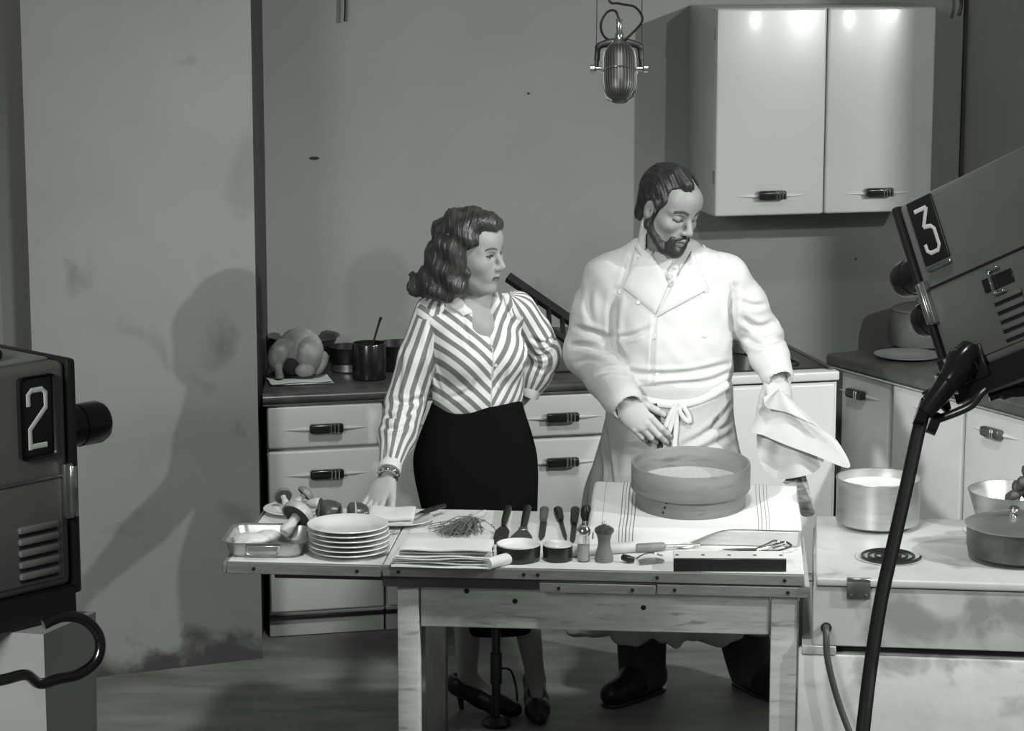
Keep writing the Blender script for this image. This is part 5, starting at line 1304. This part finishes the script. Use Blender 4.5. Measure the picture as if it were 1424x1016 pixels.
S.chain([wN, wshR, welR, wwrR], [.04, .044, .036, .027], .02); S.chain([wN, wshL, welL, wwrL], [.04, .044, .036, .024], .02)
# legs: one foot seen from the side, one pointing to the room
ra, la = np.array([-.145, 7.985, .115]), np.array([.075, 8.00, .115])
S.chain([(-.16, 8.13, .85), (-.13, 8.07, .47), (-.145, 8.03, .33), ra], [.085, .052, .050, .030], .02); S.chain([(-.06, 8.14, .85), (.01, 8.08, .47), (.04, 8.06, .33), la], [.085, .052, .050, .030], .02)
S.chain([ra, ra+np.array([.075, -.03, -.055]), ra+np.array([.14, -.055, -.09])], [.029, .022, .015], .015); S.chain([la, la+np.array([.005, -.07, -.055]), la+np.array([.008, -.125, -.09])], [.029, .022, .015], .015)
# planted hand: heel of the hand down on the table, fingers spread forward to the left
hp = PZ(526, 700, .735)
add_hand(S, wwrR+np.array([-.006, -.012, -.016]), np.array([-.42, -.35, -.84]), (-.35, -.75, .45), (.85, -.45, .1), ((-20, 20, 30), (-22, 22, 30), (-22, 22, 30), (-20, 22, 30)), .98, (.8, .45, .05))
S.put(lambda X, Y, Z: Z-TZ-.004+0*X+0*Y, (-.53, 7.67, .60), (-.30, 7.87, .73), .002, 's')
add_hand(S, wwrL, (-.55, .35, -.75), (.75, -.5, .3), (.2, -.9, .2), ((20, 30, 20),)*4, .92)
wT = add_head(S, wHc, wR, wS, False)
V, Q = S.mesh(); V = relax(V, Q, 1, .4)
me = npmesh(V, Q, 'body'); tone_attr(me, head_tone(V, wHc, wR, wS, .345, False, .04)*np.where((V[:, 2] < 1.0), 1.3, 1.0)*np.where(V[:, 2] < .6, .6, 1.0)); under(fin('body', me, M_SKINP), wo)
onw = lambda o: under(o, wo) if o else None
# hair: rolled front, waved side, curl flicking out at the nape
M_HAIRW = mat('brown_hair', .036, .38, var=.5, scale=30)
S = SDF(wHc-.26, wHc+.20, .0034)
E_ = lambda p, r, k=.012, op='u': S.ell(wT(p), np.array(r)*wS, wR, k*wS, op)
C_ = lambda a, b, ra_, rb, k=.012, op='u': S.cap(wT(a), wT(b), ra_*wS, rb*wS, k*wS, op)
E_((-.022, 0, .050), (.108, .088, .095), 0)
E_((.105, 0, -.02), (.085, .2, .092), .01, 's')
for s in (-1, 1):
    C_((.015, s*.060, .085), (-.010, s*.080, .03), .040, .036); C_((-.010, s*.080, .03), (-.012, s*.082, -.035), .036, .036); C_((-.012, s*.082, -.035), (-.005, s*.080, -.085), .036, .040)
    C_((-.05, s*.075, .02), (-.06, s*.075, -.10), .045, .050)
    C_((.022, s*.070, -.055), (.0, s*.080, -.095), .022, .030)
C_((.035, -.056, .098), (.064, -.010, .118), .026, .032); C_((.064, -.010, .118), (.060, .040, .104), .032, .024)
C_((.045, -.048, .075), (.02, -.07, .06), .020, .028)
C_((-.085, 0, .05), (-.10, -.01, -.10), .055, .055, .02); C_((-.08, -.05, -.02), (-.10, -.055, -.11), .05, .048, .02)
C_((-.10, -.06, -.115), (-.150, -.058, -.122), .040, .032, .015); C_((-.150, -.058, -.122), (-.182, -.045, -.098), .028, .014, .012)
C_((-.06, -.085, -.11), (-.02, -.085, -.115), .038, .034, .012)
E_((.100, 0, -.03), (.072, .069, .110), .006, 's')
nz2 = noise3(31, 45, 95)
def wstr(X, Y, Z):
    q = [((X-wHc[0])*wR[0, i]+(Y-wHc[1])*wR[1, i]+(Z-wHc[2])*wR[2, i]) for i in range(3)]
    wave = np.sin(q[2]*70+np.sin(q[0]*35)*1.6)
    return .0012*np.sin(q[0]*620+wave*2.6+q[1]*300)+.0010*np.sin(q[0]*280+wave*1.8+q[1]*160)+.0045*np.sin(q[2]*72+q[0]*48+q[1]*20)+.005*nz2(X, Y, Z)
S.disp(wstr); V, Q = S.mesh(); onw(fin('hair', npmesh(V, Q, 'hair'), M_HAIRW))
# blouse
def stripe_mat(name):
    m = bpy.data.materials.new(name); m.use_nodes = True; N = m.node_tree.nodes; Lk = m.node_tree.links; b = N['Principled BSDF']; b.inputs['Roughness'].default_value = .8
    at = N.new('ShaderNodeAttribute'); at.attribute_name = 'stripe'
    fr = N.new('ShaderNodeMath'); fr.operation = 'FRACT'; Lk.new(at.outputs['Fac'], fr.inputs[0])
    r = N.new('ShaderNodeValToRGB'); e = r.color_ramp.elements; e[0].position = .0; e[0].color = G(.80); e[1].position = .48; e[1].color = G(.80)
    for p, v in ((.53, .20), (.95, .20), (1.0, .80)):
        q = e.new(p); q.color = G(v)
    Lk.new(fr.outputs[0], r.inputs[0]); Lk.new(r.outputs[0], b.inputs['Base Color'])
    n3 = N.new('ShaderNodeTexNoise'); n3.inputs['Scale'].default_value = 200; bp = N.new('ShaderNodeBump'); bp.inputs['Strength'].default_value = .15; bp.inputs['Distance'].default_value = .002
    Lk.new(n3.outputs[0], bp.inputs['Height']); Lk.new(bp.outputs[0], b.inputs['Normal']); return m
M_STRIPE = stripe_mat('striped_cotton')
S = SDF((-.48, 7.9, .93), (.20, 8.38, 1.40), .0046)
S.loft([(1.345, -.135, 8.13, .055, .055), (1.315, -.132, 8.13, .10, .072), (1.27, -.125, 8.13, .150, .092), (1.19, -.117, 8.125, .155, .112), (1.08, -.112, 8.13, .150, .115), (1.01, -.112, 8.13, .150, .115), (.965, -.115, 8.135, .140, .105)], YW, 2.2, .01)
fwd = np.array([math.sin(YW), -math.cos(YW), 0]); lft = np.array([math.cos(YW), math.sin(YW), 0])
for s in (-1, 1): S.ell(np.array([-.115, 8.125, 1.155])+fwd*.075+lft*s*.068, (.07, .065, .075), None, .035)
S.chain([wN+np.array([-.04, 0, -.01]), wshR], [.035, .058], .04); S.chain([wN+np.array([.04, .01, -.01]), wshL], [.035, .056], .04)
vP = np.array([-.125, 8.13, 1.20])+fwd*.12
S.cap(wN+fwd*.02+np.array([0, 0, .0]), wN+fwd*.03+np.array([0, 0, .09]), .046, .05, .005, 's')
def vcut(X, Y, Z):
    xl_ = (X+.118)*lft[0]+(Y-8.13)*lft[1]; fr = (X+.118)*fwd[0]+(Y-8.13)*fwd[1]
    return np.maximum((np.abs(xl_-.004)-(Z-1.222)*.40)*.93, .03-fr)
S.put(vcut, (-.3, 7.9, 1.20), (.1, 8.2, 1.42), .004, 's')
n1 = noise3(41, 35, 75); S.disp(lambda X, Y, Z: .005*n1(X, Y, Z))
V, Q = S.mesh(); V = relax(V, Q, 1)
V = creases(V, Q, [(((640, 430), (650, 470), (662, 500)), .006, .008), (((600, 470), (604, 510), (612, 545)), .010, .010), (((735, 440), (732, 480), (728, 520)), .008, .009), (((625, 555), (650, 545), (660, 530)), .008, .008), (((690, 555), (700, 530), (705, 510)), .007, .008), (((700, 410), (705, 430), (712, 450)), .006, .005), (((712, 408), (718, 428), (722, 446)), .005, .005), (((671, 470), (680, 505), (688, 548)), .004, .004)])
me = npmesh(V, Q, 'blouse'); xl = (V-np.array([-.118, 8.13, 0]))@lft
tone_attr(me, (V[:, 2]-np.where(xl < .004, .95, 1.6)*np.abs(xl-.004))/np.where(xl < .004, .046, .060)+20, 'stripe')
bl = onw(fin('blouse', me, M_STRIPE)); bb_ = bvh_of(V, Q)
def sleeve(a, b, c, ra_, per, twist, bx, seed, lines, cut):
    S = SDF(bx[0], bx[1], .0044)
    S.chain([a, a*.5+b*.5, b], ra_[:3], .02); S.chain([b, b*.45+c*.55, c], ra_[2:], .015)
    d = (c-b)/np.linalg.norm(c-b); S.cap(c+d*cut, c+d*.2, .05, .05, .003, 's')
    nn = noise3(seed, 45, 90); S.disp(lambda X, Y, Z: .006*nn(X, Y, Z*.6))
    V, Q = S.mesh(); V = relax(V, Q, 1); V = creases(V, Q, lines)
    def par(p0, p1):
        ba = p1-p0; t = np.clip(((V-p0)@ba)/(ba@ba), 0, 1); r = V-p0-t[:, None]*ba; ax = ba/np.linalg.norm(ba)
        e1 = np.array([0, -1., 0]); e1 = e1-ax*(e1@ax); e1 /= np.linalg.norm(e1); e2 = np.cross(ax, e1)
        return np.linalg.norm(r, axis=1), np.arctan2(r@e2, r@e1)
    r1, a1 = par(a, b); r2, a2 = par(b, c); w_ = np.clip((r1-r2)/.02*.5+.5, 0, 1); ang = a1*(1-w_)+(a2+twist)*w_
    me = npmesh(V, Q, 'sleeve'); tone_attr(me, ang*.068/per+30, 'stripe'); o = fin('sleeve', me, M_STRIPE); o.parent = bl; return V, Q
sV, sQ = sleeve(wshR+np.array([.004, 0, .004]), welR, wwrR+(welR-wwrR)*.10, [.060, .066, .066, .060, .037], .036, .2, ((-.52, 7.78, .76), (-.14, 8.24, 1.38)), 51,
    [(((528, 572), (550, 580), (580, 570)), .012, .008), (((530, 590), (552, 596), (575, 585)), .009, .008), (((545, 555), (565, 560), (590, 552)), .009, .008), (((560, 480), (556, 520), (552, 550)), .005, .008), (((536, 610), (538, 630), (540, 645)), .005, .006), (((552, 605), (550, 630), (548, 645)), .005, .006), (((600, 450), (596, 490), (598, 530)), .006, .008)], .055)
sleeve(wshL+np.array([-.004, 0, .004]), welL, wwrL, [.058, .060, .058, .050, .034], .034, .3, ((-.05, 8.0, .95), (.22, 8.36, 1.36)), 52,
    [(((740, 470), (755, 478), (768, 470)), .010, .007), (((738, 490), (752, 496), (766, 490)), .010, .007), (((745, 510), (755, 515), (764, 508)), .007, .006)], .045)
def ring_part(name, c, ax, r, wd, m, parent, th=.004):
    """a band around a limb"""
    ax = ax/np.linalg.norm(ax); q = Vector(ax).to_track_quat('Z', 'Y').to_matrix().to_4x4()
    o = lathe(name, [(r-.004, -wd/2), (r+th*.7, -wd/2), (r+th, -wd/4), (r+th, wd/4), (r+th*.7, wd/2), (r-.004, wd/2)], m, None, 32)
    o.matrix_world = Matrix.Translation(Vector(c)) @ q; o.parent = parent; return o
dR = (wwrR-welR)/np.linalg.norm(wwrR-welR)
ring_part('cuff', wwrR-dR*.014, dR, .0335, .032, M_LINEN, bl); ring_part('cuff', wwrL-(wwrL-welL)/np.linalg.norm(wwrL-welL)*.004, wwrL-welL, .032, .045, M_LINEN, bl)
br_ = onw(ring_part('bracelet', wwrR+dR*.022, dR, .0325, .016, M_STEEL, None, .004)) if False else None
q_ = Vector(dR).to_track_quat('Z', 'Y').to_matrix().to_4x4()
br_ = lathe('bracelet', [(.0275, -.009), (.0315, -.008), (.0325, 0), (.0315, .008), (.0275, .009)], M_STEEL, None, 32)
br_.matrix_world = Matrix.Translation(Vector(wwrR+dR*.016)-Vector(wo.location)) @ q_; br_.parent = wo
for k in range(9):
    a = k*2*math.pi/9; o = lathe('link', [(0, 0), (.006, 0), (.0065, .002), (.004, .004), (0, .004)], M_CHROME, br_, 10); o.matrix_local = Matrix.Rotation(a, 4, 'Z') @ Matrix.Translation((.0318, 0, 0)) @ Matrix.Rotation(math.pi/2, 4, 'Y')
# collar and buttons
def onbl(o):
    if o: o.parent = bl
    return o
M_COLL = mat('collar_cotton', .74, .8, var=.05, bump=.1)
onbl(patch('collar', ((606, 416), (632, 408), (656, 435), (644, 440)), bb_, M_COLL, None, 12, 12, .006, .005, .004))
onbl(patch('collar', ((690, 404), (668, 432), (678, 450), (696, 420)), bb_, M_COLL, None, 12, 12, .006, .005, .003))
for (x, y) in ((683, 478), (689, 508), (693, 538)):
    h = hit(bb_, x, y)
    if h is not None:
        o = lathe('button', [(0, 0), (.0055, 0), (.006, .002), (.004, .0035), (0, .003)], M_BUTTON, None, 14); n = h[1] if h[1]@(CAMP-h[0]) > 0 else -h[1]
        o.matrix_world = Matrix.Translation(Vector(h[0])) @ Vector(n).to_track_quat('Z', 'Y').to_matrix().to_4x4(); onbl(o)
# skirt
S = SDF((-.42, 7.88, .22), (.22, 8.40, 1.03), .006)
S.loft([(1.005, -.112, 8.135, .146, .112), (.97, -.115, 8.135, .155, .120), (.90, -.118, 8.135, .180, .135), (.82, -.122, 8.135, .203, .150), (.75, -.118, 8.13, .202, .150), (.62, -.105, 8.12, .186, .145), (.48, -.08, 8.10, .160, .13), (.25, -.045, 8.07, .135, .115)], YW*.3, 2.3, .01)
S.disp(lambda X, Y, Z: .004*noise3(61, 20, 45)(X, Y, Z*.5)); V, Q = S.mesh(); V = relax(V, Q, 1)
sk_ = onw(fin('skirt', npmesh(V, Q, 'skirt'), mat('black_wool', .006, 1.0, spec=.05)))
# court shoes
def pump(ank, f, n_toe):
    f = np.array(f, float); f[2] = 0; f /= np.linalg.norm(f); up = np.array([0, 0, 1.]); c = np.array([ank[0], ank[1], 0])
    S = SDF(c+np.array([-.2, -.24, 0]), c+np.array([.24, .12, .15]), .0036)
    heel = c-f*.032; S.cap(heel+up*.092, heel+up*.080, .034, .032, .012)
    S.chain([heel+up*.085, c+f*.05+up*.052, c+f*.11+up*.030, c+f*.165+up*.022], [.036, .037, .038, .024], .015)
    S.cap(c-f*.025+up*.140, c+f*.085+up*.088, .036, .026, .006, 's')
    S.put(lambda X, Y, Z: Z-.003+0*X+0*Y, c-.3, c+.3, .002, 's')
    V, Q = S.mesh(); o = onw(fin('shoe', npmesh(V, Q, 'shoe'), M_LEATHER))
    h_ = tube('heel', [tuple(heel-f*.004+up*.078), tuple(heel+f*.006+up*.045), tuple(heel+f*.012+up*.003)], [.024, .011, .008], M_LEATHER, None, 14); h_.parent = o
pump(ra, (.14, -.055, 0), 0); pump(la, (.008, -.125, 0), 0)

# pole stand under the table
fs_ = thing('pole_stand', 'black pole stand with small round foot under the work table', 'stand', PZ(690, 1008, 0))
tube('pole', [(0, 0, .02), (0, 0, .62)], .014, M_BLACK, fs_, 16)
tube('sleeve_joint', [(0, 0, .14), (0, 0, .24)], .019, M_BLACK, fs_, 16)
lathe('foot', [(0, 0), (.045, 0), (.047, .012), (.03, .026), (.016, .034), (0, .034)], M_BLACK, fs_, 28)
tube('hanging_cord', [tuple(p) for p in catmull([(.012, 0, .19), (.045, .01, .18), (.062, .02, .13), (.068, .03, .07)], 6)], .004, M_BLACK, fs_, 8)
